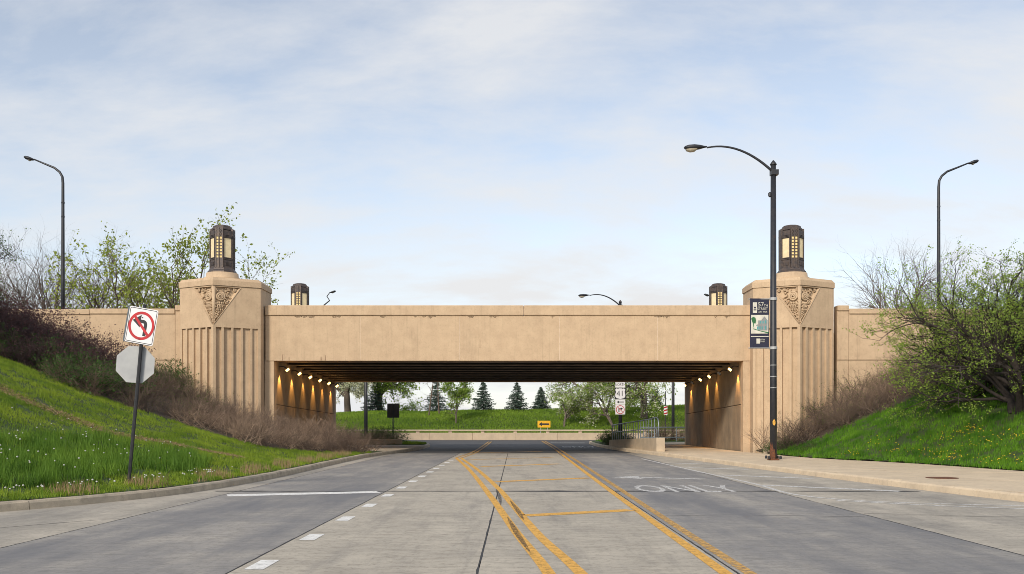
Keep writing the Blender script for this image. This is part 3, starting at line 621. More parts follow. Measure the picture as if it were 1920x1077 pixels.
def street_lamp(loc, top, armlen, d, armup, lab, rusty=False, pole_r=.115):
    x, y, z = loc; root = tag(empty('street_lamp', loc), lab, 'street lamp', 'street lamps')
    MB().tube([(x,y,z+.02),(x,y,z+3),(x,y,top)], [pole_r, pole_r*.95, pole_r*.75], 16).build('pole', NAVY, root, True)
    MB().lathe([(pole_r*.8,top-.01),(pole_r*1.0,top+.02),(pole_r*.6,top+.10),(.02,top+.17)], 12, (x, y)).build('finial', NAVY, root, True)
    a = arc((x, y, top-.25), (x + d*armlen, y, top + armup), .34); MB().tube(a, [.05 - .02*i/14 for i in range(15)], 8).build('arm', NAVY, root, True)
    MB().box(x - .03*d - .13, x - .03*d + .13, y-.13, y+.13, top-.36, top-.18).build('arm_bracket', NAVY, root)
    head(root, (x + d*armlen, y, top + armup), d)
    bm = RUST if rusty else NAVY
    MB().lathe([(.24,z),(.24,z+.05),(.2,z+.06)], 4, (x, y), R(45)).build('base_plate', bm, root)
    for sx in (-1, 1):
        for sy in (-1, 1): MB().lathe([(.045,z+.05),(.05,z+.12),(.03,z+.16)], 10, (x+sx*.2, y+sy*.2)).build('bolt_cover', NAVY, root)
    if rusty:
        for zz in (2.55, 2.95, 3.35): MB().lathe([(pole_r*1.0,z+zz),(pole_r*1.02,z+zz),(pole_r*1.02,z+zz+.025),(pole_r*.9,z+zz+.025)], 16, (x, y)).build('strap_band', ALU, root)
        MB().lathe([(.02,top-1.14),(.06,top-1.1),(.06,top-1.0),(.02,top-.96)], 8, (x-.13, y-.02)).build('side_cap', NAVY, root)
        mb = MB(); V = []; na = 11
        for a_ in range(na):
            t_ = R(150 + 14*a_); ht = .62*math.sin(math.pi*(a_+.5)/na)**.5*rnd.uniform(.55, 1.1)
            V += [(x + (pole_r+.003)*math.cos(t_), y + (pole_r+.003)*math.sin(t_), z+.05), (x + (pole_r+.002)*math.cos(t_), y + (pole_r+.002)*math.sin(t_), z+.06+ht)]
        mb.add(V, [(2*k, 2*k+2, 2*k+3, 2*k+1) for k in range(na-1)]); mb.build('rust_patch', RUST, root)
        mb = MB(); V = []
        for a_ in range(5):
            t_ = R(245 + 11*a_); V += [(x + (pole_r+.003)*math.cos(t_), y + (pole_r+.003)*math.sin(t_), z+1.22+.03*abs(a_-2)), (x + (pole_r+.003)*math.cos(t_), y + (pole_r+.003)*math.sin(t_), z+1.46-.04*abs(a_-2))]
        mb.add(V, [(2*k, 2*k+2, 2*k+3, 2*k+1) for k in range(4)]); mb.build('orange_sticker', YEL, root)
    return root
LP = (onx(1450, 34), 34, .15)
street_lamp(LP, 1.4 + 487/F*34, 2.35, -1, .62, 'tall navy street lamp with rusted foot and banner, standing on the right sidewalk', True, .125)
street_lamp((onx(1163, 69), 69, .16), 10.2, 2.2, -1, .5, 'dark street lamp carrying the route 41 signs beyond the bridge', pole_r=.13)
street_lamp((onx(686, 78), 78, .16), 9.6, 2.4, -1, .3, 'dark lamp pole left of the black sign board beyond the bridge', pole_r=.15)
street_lamp((onx(1262, 78), 78, .16), 9.6, 2.4, 1, .3, 'dark lamp pole behind the far pipe railing at right', pole_r=.13)
def davit(px, Y, zb, topy, d, lab, span=64):
    x = onx(px, Y); zt = HC + (CY - topy)/F*Y; k = Y/F; root = tag(empty('highway_lamp', (x, Y, zb)), lab, 'street lamp', 'davit lamps along the upper road')
    hx = span*k; pts = [(x, Y, zb), (x, Y, zb + 3), (x, Y, zt - 46*k), (x + d*1*k, Y, zt - 34*k), (x + d*6*k, Y, zt - 25*k), (x + d*16*k, Y, zt - 17*k), (x + d*hx*.55, Y, zt - 9*k), (x + d*hx*.85, Y, zt - 1*k)]
    MB().tube(pts, [.10,.09,.07,.065,.06,.055,.045,.035], 10).build('pole', NAVY, root, True)
    MB().lathe([(.2,zb),(.2,zb+.05),(.13,zb+.2)], 12, (x, Y)).build('base_plate', NAVY, root)
    for q in (2.2, 2.9): MB().lathe([(.03,zt-q-.05),(.09,zt-q-.03),(.09,zt-q+.03),(.03,zt-q+.05)], 8, (x, Y)).build('pole_collar', NAVY, root)
    prof = [(0,.04),(.1,.10),(.27,.155),(.44,.14),(.53,.04)]; V = []; n = 10; mb = MB(); sx, sz = x + d*hx*.83, zt - 2*k
    for t, r in prof:
        for j in range(n): a = 2*math.pi*j/n; V.append((sx + d*t, Y + r*1.2*math.cos(a), sz + t*.25 + r*.6*math.sin(a)))
    mb.add(V, [(q*n+j, q*n+(j+1)%n, (q+1)*n+(j+1)%n, (q+1)*n+j) for q in range(4) for j in range(n)] + [tuple(range(4*n, 5*n))]); lh = mb.build('lamp_head', NAVY, root, True)
    mb = MB(); mb.lathe([(.02,-.1),(.08,-.06),(.09,-.02)], 10); mb.xf(Matrix.Translation((sx + d*.25, Y, sz + .03))); mb.build('lens', LENSG, lh)
davit(118, 48, 5.68, 298, -1, 'tall thin lamp with curved arm above the left wing wall')
davit(1760, 48, 5.68, 305, 1, 'tall thin lamp with curved arm above the right shrub tree', 66)
davit(602, 84, .14, 547, 1, 'small far lamp peeping above the parapet beside the left far lantern', 20)
davit(1348, 84, .14, 553, -1, 'small far lamp peeping out beside the right far lantern', 20)
# ------------------------------------------------------------------ banner
bx, bz0, bz1 = LP[0], HC + (CY-654)/F*34, HC + (CY-560)/F*34
ban = tag(empty('street_banner', (bx-.14, 34, bz0)), 'navy street fair banner with house picture hanging on the near lamp post', 'banner')
xb0, xb1 = bx - .83, bx - .15
mb = MB(); n = 10; V = []; Fc = []
def by(u, v): return 34 + .02*math.sin(v*5 + u*2) - .01
for i in range(9):
    for j in range(21): V.append((xb0 + (xb1-xb0)*i/8, by(i/8, j/20), bz0 + (bz1-bz0)*j/20))
Fc = [(i*21+j, (i+1)*21+j, (i+1)*21+j+1, i*21+j+1) for i in range(8) for j in range(20)]
k = len(V); V += [(a, b+.006, c) for a, b, c in V]; Fc += [tuple(q + k for q in f[::-1]) for f in Fc]; mb.add(V, Fc); mb.build('cloth', BNAVY, ban, True)
for z in (bz0 + .02, bz1 - .02):
    MB().tube([(xb0-.05,34,z),(bx,34,z)], .018, 8).build('banner_rod', ALU, ban); MB().lathe([(.13,z-.05),(.135,z-.045),(.135,z+.045),(.13,z+.05)], 16, (bx, 34)).build('clamp', ALU, ban)
def bp(u, v, e=.012): return (xb0 + (xb1-xb0)*u, by(u, v) - e, bz0 + (bz1-bz0)*v)
def bpoly(m, polys, name, e=.012):
    mb = MB()
    for P in polys: mb.add([bp(u, v, e) for u, v in P], [tuple(range(len(P)))])
    return mb.build(name, m, ban)
rect = lambda a, b, c, d: [(a,c),(b,c),(b,d),(a,d)]
bpoly(BCREAM, [rect(.05,.95,.30,.67), rect(.14,.36,.71,.92), rect(.34,.52,.10,.20)] + [rect(.05,.97,.235,.25)] , 'printed_field')
bpoly(BNAVY, [rect(.2,.3,.80,.83), rect(.18,.32,.76,.78)], 'printed_tree_gaps', .014)
rr = random.Random(3); bpoly(BGREEN, [[(.18 + .15*math.cos(a)*q, .56 + .08*math.sin(a)*q) for a in [i*.785 for i in range(8)] for q in [rr.uniform(.75,1.1)]], [(.05,.40),(.95,.30),(.95,.33),(.3,.37),(.05,.42)], rect(.16,.2,.38,.5)], 'printed_foliage', .014)
bpoly(BGREY, [[(.42,.36),(.9,.36),(.9,.56),(.42,.56)], [(.55,.55),(.93,.55),(.74,.64)], [(.30,.45),(.66,.45),(.6,.48),(.36,.48)]], 'printed_house', .015)
for P_ in [rect(.5,.58,.5,.55), rect(.64,.70,.5,.55), rect(.76,.84,.5,.56), rect(.36,.44,.38,.44), rect(.48,.55,.38,.44), rect(.60,.66,.38,.44), rect(.76,.84,.38,.45)]: bpoly(BTEAL, [P_], 'printed_window', .018)
wd = xb1 - xb0
for s_, u, v, size, sx in (('57', .56, .875, .21, 1), ('TH', .82, .855, .11, 1), ('STREET', .65, .79, .12, .95), ('ART FAIR', .66, .73, .085, .9), ('57TH', .64, .175, .08, .9), ('STREET', .64, .135, .05, 1), ('CHICAGO ART SHOW', .5, .27, .05, 1)):
    if s_.startswith('CHICAGO'): continue
    mb = MB(); p = bp(u, v); text(mb, s_, size, Matrix.Translation((p[0], 34 - .036, p[2])) @ FRONT, sx); mb.build('lettering', BCREAM, ban)
# ------------------------------------------------------------------ signs
def disc_ring(r0, r1, n=48): return [(r0*math.cos(2*math.pi*i/n), r0*math.sin(2*math.pi*i/n)) for i in range(n)], [(r1*math.cos(2*math.pi*i/n), r1*math.sin(2*math.pi*i/n)) for i in range(n)]
def ring(mb, c, r0, r1, y, n=48):
    a, b = disc_ring(r0, r1, n); mb.add([(c[0]+x, y, c[1]+z) for x, z in a] + [(c[0]+x, y, c[1]+z) for x, z in b], [(i, n+i, n+(i+1)%n, (i+1)%n)[::-1] for i in range(n)])
def rrect(wd, ht, r=.04, n=5):
    P = []
    for cx_, cz_, a0 in ((wd/2-r, -ht/2+r, -90), (wd/2-r, ht/2-r, 0), (-wd/2+r, ht/2-r, 90), (-wd/2+r, -ht/2+r, 180)):
        P += [(cx_ + r*math.cos(R(a0 + 90*i/n)), cz_ + r*math.sin(R(a0 + 90*i/n))) for i in range(n+1)]
    return P
def flat(mb, poly, y): mb.add([(x, y, z) for x, z in poly], [tuple(range(len(poly)))])
def place(obs, M):
    for o in obs:
        for v in o.data.vertices: v.co = M @ v.co
SB = at(239, 905, 19.6); SB.z = float(zleft(np.array([SB.x]), np.array([SB.y]))[0]) - .02
sg = tag(empty('no_left_turn_sign', SB), 'tilted no left turn sign on a leaning black post with a bare octagon behind', 'road sign')
pt = at(263, 640, 19.55) - SB; top = pt*1.26; pt.y = -.0; top.y = -.0
mb = MB(); pd = top.normalized(); mb.tube([(0,0,-.3), tuple(top)], .038, 8); mb.build('post', BLACKP, sg, world=False)
c_ = at(264, 611, 19.5) - SB; M = Matrix.Translation((c_.x, -.07, c_.z)) @ Matrix.Rotation(R(-10), 4, 'Z') @ Matrix.Rotation(R(10.5), 4, 'Y')
W_, H_ = .64, .73; obs = []
mb = MB(); mb.plate(rrect(W_, H_), 0, .006); obs.append(mb.build('sign_face', SWHITE, sg, world=False))
mb = MB(); mb.plate(rrect(W_, H_), .03, .038); mb.xf(Matrix.Translation((-.075,.03,-.012))); obs.append(mb.build('back_plate', SEDGE, sg, world=False))
mb = MB(); P1, P2 = rrect(W_-.035, H_-.035, .035), rrect(W_-.06, H_-.06, .025); q = len(P1); mb.add([(x,-.002,z) for x,z in P1] + [(x,-.002,z) for x,z in P2], [(i,(i+1)%q,q+(i+1)%q,q+i) for i in range(q)]); obs.append(mb.build('border_line', SBLACK, sg, world=False))
mb = MB()      # bent arrow to the left
flat(mb, [(.055,-.20),(.125,-.20),(.125,.03),(.055,.03)], -.002); 
arcP = [(.125 - .0, .03)] + [(.03 + .095*math.cos(R(a)), .03 + .095*math.sin(R(a))) for a in range(10, 91, 16)] + [(-.03,.125),(-.03,.055)] + [(.03 + .025*math.cos(R(a)), .03 + .025*math.sin(R(a))) for a in range(90, 9, -16)] + [(.055,.03)]
flat(mb, arcP, -.0022); flat(mb, [(-.21,.09),(-.03,-.04),(-.03,.22)], -.0024); obs.append(mb.build('turn_arrow', SBLACK, sg, world=False))
mb = MB(); ring(mb, (0,0), .29, .235, -.004); d = math.sqrt(.5); e = .027
flat(mb, [(-.255*d-e*d, .255*d-e*d), (.255*d-e*d, -.255*d-e*d), (.255*d+e*d, -.255*d+e*d), (-.255*d+e*d, .255*d+e*d)], -.005); obs.append(mb.build('red_prohibition_ring', SRED, sg, world=False))
mb = MB()
for z in (-.27, .17): 
    st = len(mb.v); mb.lathe([(.012,0),(.012,.008),(.004,.01)], 8); mb.xf(Matrix.Translation((0,-.005,z)) @ Matrix.Rotation(R(90), 4, 'X'), st)
obs.append(mb.build('bolt', SBLACK, sg, world=False)); place(obs, M)
c_ = at(255.5, 684, 19.7) - SB; M = Matrix.Translation((c_.x, .055, c_.z)) @ Matrix.Rotation(R(8), 4, 'Z') @ Matrix.Rotation(R(4), 4, 'Y')
oc = [(.405*math.cos(R(22.5+45*i)), .405*math.sin(R(22.5+45*i))) for i in range(8)]; mb = MB(); mb.plate(oc, 0, .005); o1 = mb.build('octagonal_plate', ALU, sg, world=False); place([o1], M)
# black sign back beyond the bridge
b_ = at(737, 832, 66); b_.z = .14; o = tag(empty('sign_board', b_), 'black back of a sign board on a thin post beyond the bridge', 'road sign')
mb = MB(); mb.tube([tuple(b_ - Vector((0,0,.3))), (b_.x, b_.y, 2.85)], .04, 8); mb.build('post', BLACKP, o)
mb = MB(); mb.plate([(x + b_.x, z + 2.38) for x, z in rrect(.82, .98, .04)], 66.05, 66.07); mb.build('board', SBLACK, o); mb = MB(); mb.box(b_.x-.02, b_.x+.02, 66.03, 66.048, 1.95, 2.8); mb.build('stiffener', SEDGE, o)
# yellow arrow
b_ = Vector((onx(1020, 91.3), 91.3, .2)); o = tag(empty('arrow_sign', b_), 'yellow sign with black left arrow on two posts at the barrier', 'road sign')
for s in (-.32, .32): MB().box(b_.x+s-.03, b_.x+s+.03, 91.33, 91.39, -.1, 1.7).build('post', ALU, o)
mb = MB(); mb.plate([(x + b_.x, z + 1.47) for x, z in rrect(1.22, .64, .04)], 91.3, 91.32); mb.build('sign_face', SYEL, o)
mb = MB(); flat(mb, [(b_.x-.5,1.47),(b_.x-.2,1.27),(b_.x-.2,1.67)], 91.296); flat(mb, [(b_.x-.21,1.395),(b_.x+.48,1.395),(b_.x+.48,1.545),(b_.x-.21,1.545)], 91.295); mb.build('left_arrow', SBLACK, o)
# route stack
x0 = onx(1163, 68.8); zz = lambda py: HC + (CY - py)/F*68.8; Y0 = 68.8
def plate_sign(name, lab, px0, px1, py0, py1, m=SWHITE):
    wd, ht = (px1-px0)/F*Y0, (py1-py0)/F*Y0; zc_ = (zz(py0) + zz(py1))/2; o = tag(empty(name, (x0, Y0, zc_)), lab, 'road sign', 'signs on the far lamp post')
    mb = MB(); mb.plate([(x, z) for x, z in rrect(wd, ht, .03)], 0, .02); mb.build('sign_face', m, o, world=False); mb = MB(); mb.box(-.05,.05,.02,.09,-ht/2+.02,ht/2-.02); mb.build('mounting_bar', ALU, o, world=False); return o, wd, ht
o, wd, ht = plate_sign('direction_plate', 'white NORTH plate at the top of the far lamp post signs', 1154, 1172.5, 716.5, 727); mb = MB(); text(mb, 'NORTH', .27, Matrix.Translation((0,-.004,0)) @ FRONT, .8); mb.build('lettering', SBLACK, o, world=False)
o, wd, ht = plate_sign('route_shield', 'black square sign with white shield reading 41', 1152.5, 1173.5, 727.4, 749, SBLACK)
half = [(0,-.40),(.12,-.36),(.27,-.33),(.355,-.22),(.365,-.08),(.32,.06),(.315,.16),(.365,.27),(.27,.37),(.16,.335),(.07,.375),(0,.365)]; P = half + [(-x, z) for x, z in half[-2:0:-1]]
mb = MB(); flat(mb, P, -.004); mb.build('shield', SWHITE, o, world=False); mb = MB(); text(mb, '41', .58, Matrix.Translation((0,-.008,-.02)) @ FRONT, .95); mb.build('lettering', SBLACK, o, world=False)
o, wd, ht = plate_sign('arrow_plate', 'small white plate with black left arrow under the route shield', 1154, 1172.5, 749.4, 759); mb = MB(); flat(mb, [(-.25,0),(-.1,-.1),(-.1,.1)], -.004); flat(mb, [(-.11,-.03),(.25,-.03),(.25,.03),(-.11,.03)], -.0045); mb.build('left_arrow', SBLACK, o, world=False)
o, wd, ht = plate_sign('no_right_turn_sign', 'small no right turn sign below the arrow plate', 1154, 1172.5, 759.4, 777.5); mb = MB(); ring(mb, (0,0), .31, .265, -.006); flat(mb, [(-.21,.18),(-.18,.21),(.21,-.18),(.18,-.21)][::-1], -.007); mb.build('red_prohibition_ring', SRED, o, world=False)
mb = MB(); flat(mb, [(-.13,-.17),(-.06,-.17),(-.06,.04),(-.13,.04)], -.004); flat(mb, [(-.13,.03),(.06,.03),(.06,.10),(-.13,.10)], -.0042); flat(mb, [(.05,-.03),(.2,.065),(.05,.16)], -.0044); mb.build('turn_arrow', SBLACK, o, world=False)
# striped marker
b_ = Vector((onx(1248, 80), 80, .16)); o = tag(empty('striped_marker', b_), 'red and white striped marker on a thin post by the far railing', 'road sign')
MB().tube([(b_.x, 80.04, 0), (b_.x, 80.04, 4.2)], .035, 8).build('post', BLACKP, o); mb = MB(); mb.plate([(b_.x+x, 2.6+z) for x, z in rrect(.3, .74, .02)], 79.98, 80.0); mb.build('sign_face', SWHITE, o)
mb = MB()
for q in (-.24, .02, .27): flat(mb, [(b_.x-.145, 2.6+q-.1), (b_.x+.145, 2.6+q-.02), (b_.x+.145, 2.6+q+.1), (b_.x-.145, 2.6+q+.02)], 79.976)
mb.build('red_stripe', SRED, o)
# ------------------------------------------------------------------ low wall, railings, barrier
WA, WB = Vector((6.62,45.0,0)), Vector((5.74,58.6,0)); rw = tag(empty('low_retaining_wall', WA), 'low pale concrete wall tapering along the kerb under the pipe railing', 'wall')
mb = MB(); d_ = (WB - WA).normalized(); nrm = Vector((-d_.y, d_.x, 0))*-1
for i in range(5):
    a = WA.lerp(WB, i/5) + d_*.004; b = WA.lerp(WB, (i+1)/5) - d_*.004; za = .80 - .32*i/5; zb_ = .80 - .32*(i+1)/5; V = []
    for p, z in ((a, za), (b, zb_)): V += [(p.x, p.y, .05), (p.x + nrm.x*.40, p.y + nrm.y*.40, .05), (p.x + nrm.x*.40, p.y + nrm.y*.40, z), (p.x, p.y, z)]
    MB().add(V, [(0,1,2,3),(7,6,5,4),(0,4,5,1),(1,5,6,2),(2,6,7,3),(3,7,4,0)]).build('wall_length', GUARD, rw)
rl = tag(empty('pipe_railing', (WA.x, WA.y, .8)), 'pipe railing with many balusters and a curved end on the low wall', 'railing'); off = nrm*.2
q = lambda t, z: tuple(WA.lerp(WB, t) + off + Vector((0,0,z)))
zt_ = lambda t: .80 - .32*t
MB().tube([q(.035,zt_(0)), q(.033,zt_(0)+.7), q(.045,zt_(0)+.9), q(.075,zt_(0)+.96), q(.12,zt_(0)+.95)] + [q(t, zt_(t)+.95-.05*t) for t in np.linspace(.16, 1, 8)], .03, 8).build('top_rail', GALV, rl, True)
MB().tube([q(.06,zt_(0)), q(.06,zt_(0)+.32), q(.07,zt_(0)+.43), q(.1,zt_(0)+.46)] + [q(t, zt_(t)+.46) for t in np.linspace(.16, 1, 8)], .024, 8).build('mid_rail', GALV, rl, True)
for i in range(19): 
    t = .1 + .9*i/18; MB().tube([q(t, zt_(t)-.02), q(t, zt_(t)+.95-.05*t)], .02 if i % 6 else .03, 6).build('baluster', GALV, rl)
rl = tag(empty('far_pipe_railing', (8, 70, .17)), 'pale two-rail pipe railing along the path beyond the underpass', 'railing'); pts = [(9.2,70.5),(12.0,71.5),(15,72.8),(20,74)]
for z in (1.05, .3): MB().tube([(x, y, .17+z) for x, y in pts], .035, 8).build('rail', GALV, rl, True)
for x, y in smooth(pts, 1.7): MB().tube([(x, y, .1), (x, y, 1.22)], .03, 8).build('post', GALV, rl)
br = tag(empty('roadside_barrier', (0, 90, 0)), 'long low concrete barrier with rail across the far side of the road', 'barrier')
for i in range(-11, 12): MB().bbox(i*4.0+.006, i*4.0+3.994, 90.0, 90.35, -.05, .66, .03).build('barrier_length', GUARD, br)
for i in range(-14, 15): MB().bbox(i*3.05-.16, i*3.05+.16, 90.05, 90.3, .655, .80, .01).build('post', GUARD, br)
for i in range(-7, 8): MB().bbox(i*6.1+.005, i*6.1+6.095, 89.98, 90.34, .80, .95, .03).build('rail', GUARD, br)
mb = MB(); mb.bbox(-11.2,-7.2,61.0,61.25,.0,.5,.02); tag(mb.build('edging_wall', KERB), 'low dark edging wall beside the left path just past the underpass', 'wall')
mb = MB(); V = []
MB().bbox(10.72,12.3,42.55,42.75,.0,.34,.02); mb.bbox(10.86,12.6,41.9,42.08,.05,.36,.02); tag(mb.build('planting_edging', WALK), 'short concrete edging in front of the near right pylon', 'kerb')
# ------------------------------------------------------------------ vegetation
def tubes(P, rad, n=3):      # P: list of (k,3) arrays with equal k -> one mesh array
    P = np.asarray(P, float); rad = np.asarray(rad, float); B, K, _ = P.shape
    d = np.gradient(P, axis=1); d /= np.linalg.norm(d, axis=2, keepdims=True) + 1e-9
    ref = np.where(np.abs(d[..., 2:3]) > .8, np.array([1.,0,0]), np.array([0,0,1.])); a = np.cross(d, ref); a /= np.linalg.norm(a, axis=2, keepdims=True) + 1e-9; b = np.cross(d, a)
    t = np.arange(n)*2*np.pi/n; V = P[:, :, None, :] + (a[:, :, None, :]*np.cos(t)[None, None, :, None] + b[:, :, None, :]*np.sin(t)[None, None, :, None])*rad[:, :, None, None]
    ib, ik, ij = np.meshgrid(np.arange(B), np.arange(K-1), np.arange(n), indexing='ij'); base = ib*K*n + ik*n; j2 = (ij+1) % n
    Fq = np.stack([base+ij, base+j2, base+n+j2, base+n+ij], -1).reshape(-1, 4); return V.reshape(-1, 3), Fq
def merge(parts):
    vs_, fs_ = [], []; o = 0
    for v, f in parts: vs_.append(v); fs_.append(f + o); o += len(v)
    return np.vstack(vs_), np.vstack(fs_)
def leaves(P, size, rg, up=.4, asp=.55):
    n = len(P); a = rg.normal(size=(n,3)); a /= np.linalg.norm(a, axis=1)[:, None]; b = rg.normal(size=(n,3)); b[:, 2] += up; b -= a*(a*b).sum(1)[:, None]; b /= np.linalg.norm(b, axis=1)[:, None]
    s = (size*rg.uniform(.6, 1.3, n))[:, None]; V = np.stack([P - a*s, P + b*s*asp, P + a*s, P - b*s*asp], 1).reshape(-1, 3); return V, np.arange(4*n).reshape(-1, 4)
def grow(rg, base, spec, K=6):
    """spec: list of levels dict(n children, len, rad, ang, up, wob, start); returns per level arrays of polylines"""
    out = []; par = None
    for li, s in enumerate(spec):
        if li == 0:
            n = s['n']; o = np.repeat(np.array(base, float)[None], n, 0) + np.column_stack([rg.normal(0, s.get('sp', 0), (n, 2)), np.zeros(n)])
            az = rg.uniform(0, 2*np.pi, n) if 'az' not in s else np.array(s['az']); an = np.radians(s['ang'])*rg.uniform(.6, 1.2, n)
            d = np.column_stack([np.sin(an)*np.cos(az), np.sin(an)*np.sin(az), np.cos(an)]); ln = s['len']*rg.uniform(.85, 1.1, n); r0 = np.full(n, s['rad'])
        else:
            PP, RRR = par; m = len(PP); n = m*s['n']; idx = np.repeat(np.arange(m), s['n']); t = rg.uniform(s.get('start', .3), 1, n)
            if s.get('tip', True): t[::s['n']] = 1.0
            f = t*(K-1); i0 = np.minimum(f.astype(int), K-2); fr = (f - i0)[:, None]; o = PP[idx, i0]*(1-fr) + PP[idx, i0+1]*fr
            pd_ = PP[idx, i0+1] - PP[idx, i0]; pd_ /= np.linalg.norm(pd_, axis=1)[:, None]; rv = rg.normal(size=(n,3)); rv[:, 2] *= s.get('flat', 1); rv -= pd_*(rv*pd_).sum(1)[:, None]; rv /= np.linalg.norm(rv, axis=1)[:, None] + 1e-9
            an = np.radians(s['ang'])*rg.uniform(.6, 1.3, n); d = pd_*np.cos(an)[:, None] + rv*np.sin(an)[:, None]; ln = s['len']*rg.uniform(.6, 1.2, n)*(1 - .35*t*s.get('tap', 0)); r0 = np.minimum(s['rad'], RRR[idx, np.minimum(i0+1, K-1)]*.9)
        P = np.empty((n, K, 3)); P[:, 0] = o
        for k in range(1, K):
            d = d + rg.normal(0, s.get('wob', .15), (n, 3)); d[:, 2] += s.get('up', 0); d /= np.linalg.norm(d, axis=1)[:, None]; P[:, k] = P[:, k-1] + d*(ln/(K-1))[:, None]
        RR = r0[:, None]*np.linspace(1, s.get('end', .35), K)[None]
        out.append((P, RR)); par = (P, RR)
    return out
def plant_mesh(levels, sides=(8,6,4,3,3,3)):
    return merge([tubes(P, r, sides[min(i, len(sides)-1)]) for i, (P, r) in enumerate(levels)])
def scatter(P, n, rg, jit, K=6, t0=.2):
    m = len(P); i = rg.integers(0, m, n); f = rg.uniform(t0, 1, n)*(K-1); k = np.minimum(f.astype(int), K-2); fr = (f-k)[:, None]; return P[i, k]*(1-fr) + P[i, k+1]*fr + rg.normal(0, jit, (n, 3))
def tree(name, loc, spec, seed, lab, bark, leafm=None, nleaf=0, lsize=.1, jit=.1, cat='tree', group=None, crown='crown', levels=(-1,), extra=None):
    rg = np.random.default_rng(seed); root = tag(empty(name, loc), lab, cat, group); lv = grow(rg, (0,0,-.15), spec)
    nt_ = 2 if len(spec) > 3 else 1
    v, f = plant_mesh(lv[:nt_], (9,6)); link('trunk', npmesh('trunk', v, f), bark, root, True)
    v, f = plant_mesh(lv[nt_:], (5,3,3,3)); link('branches' if leafm else 'bare_crown', npmesh('branches', v, f), bark, root, True)
    if leafm:
        pts = np.vstack([scatter(lv[k][0], nleaf//len(levels), rg, jit) for k in levels]); v, f = leaves(pts, lsize, rg); link(crown, npmesh(crown, v, f), leafm, root)
        if extra: pts = scatter(lv[-1][0], extra[1], rg, jit); v, f = leaves(pts, lsize, rg); link(extra[2], npmesh(extra[2], v, f), extra[0], root)
    return root
def lev(n, ln, rad, ang, **k): return dict(n=n, len=ln, rad=rad, ang=ang, **k)
# the wide, layered thorn tree at right and its partner at the left edge
thorn = [lev(6, 2.1, .13, 42, sp=.10, up=.02, end=.7, wob=.12), lev(7, 3.0, .075, 46, up=.01, flat=.35, start=.3, wob=.16), lev(7, 1.6, .038, 46, flat=.5, up=.05, wob=.2), lev(7, .8, .019, 45, up=.06, wob=.22), lev(4, .40, .011, 45, up=.07)]
tb = at(1912, 798, 31.8); tb.z = float(zright(np.array([tb.x]), np.array([tb.y]))[0])
tree('thorn_tree', tb, thorn, 21, 'broad dark-twigged tree with pale new leaves on the right bank', BARK, LEAFY, 62000, .034, .05)
tl_ = tree('thorn_tree', (-20.2, 33.5, float(zleft(np.array([-20.2]), np.array([33.5]))[0])), thorn, 5, 'dark dense tree cut by the left edge of the picture', BARK, LEAFD, 16000, .04, .06); tl_.scale = (.8, .8, .78)
bare = [lev(5, 5.2, .16, 20, sp=.12, up=.03, end=.6, wob=.06), lev(6, 4.8, .08, 32, up=.05, wob=.09, start=.25), lev(6, 3.0, .045, 34, up=.04, wob=.1), lev(5, 1.7, .03, 36, up=.03, wob=.12), lev(3, 1.0, .02, 36)]
tree('bare_tree', (onx(125, 74), 74, 3.2), bare, 31, 'leafless grey tree behind the thin lamp above the left wall', BARKG)
tree('bare_tree', (onx(45, 78), 78, 3.4), bare, 32, 'leafless grey tree at the far left behind the dark shrub', BARKG)
tree('bare_tree', (onx(1705, 76), 76, 3.0), bare, 36, 'leafless reddish tree behind the right wing wall', BARKB)
tree('bare_tree', (onx(1600, 82), 82, -2.6), bare, 38, 'low bare twigs just showing over the wall right of the near right pylon', BARKB)
wil = [lev(6, 6.2, .16, 30, sp=.2, up=.03, end=.6, wob=.06), lev(6, 5.4, .08, 34, up=.04, wob=.1, start=.2), lev(6, 3.0, .045, 36, up=.04, wob=.12), lev(6, 1.5, .024, 38, up=.03, wob=.15)]
tree('budding_tree', (onx(300, 72), 72, 2.6), wil, 41, 'sparse tree with yellow-green buds behind the left wing wall', BARKB, LEAFB, 12500, .12, .14)
tree('budding_tree', (onx(425, 76), 76, -.9), wil, 42, 'sparse yellow-green tree behind the near left lantern', BARKB, LEAFB, 9500, .12, .14)
# trees on the mound
def gz(x, y): return float(mound(np.array([x]), np.array([y]))[0])
def mtree(name, px, Y, spec, seed, lab, bark, leafm, nl, ls, jit=.15, extra=None, cr='crown'):
    x = onx(px, Y); return tree(name, (x, Y, gz(x, Y)), spec, seed, lab, bark, leafm, nl, ls, jit, crown=cr, extra=extra)
big = [lev(1, 3.2, .42, 4, end=.75, wob=.04), lev(6, 4.2, .2, 52, up=.03, start=.6, wob=.14), lev(6, 2.6, .08, 48, wob=.2, up=.0), lev(6, 1.4, .035, 45, wob=.2), lev(4, .7, .015, 40)]
small = [lev(1, 1.7, .11, 6, end=.8, wob=.06), lev(6, 2.2, .06, 42, up=.06, start=.55, wob=.14), lev(6, 1.2, .03, 45, wob=.18), lev(6, .7, .015, 42)]
young = [lev(1, 3.4, .09, 3, end=.5, wob=.03), lev(12, 1.7, .04, 52, up=.08, start=.3, wob=.1), lev(6, .9, .02, 42, up=.04), lev(5, .5, .01, 40)]
mtree('blossom_tree', 652, 112, big, 51, 'old tree white with blossom at the left edge of the underpass view', BARKG, BLOS, 16000, .12, .18, cr='blossom')
mtree('leafy_tree', 712, 115, big, 52, 'dark green spreading tree behind the black sign board', BARKG, LEAFY, 6500, .13, .2)
mtree('young_tree', 855, 99, young, 53, 'young round tree with bright spring leaves between the spruces', BARKG, LEAFY, 5200, .085, .12)
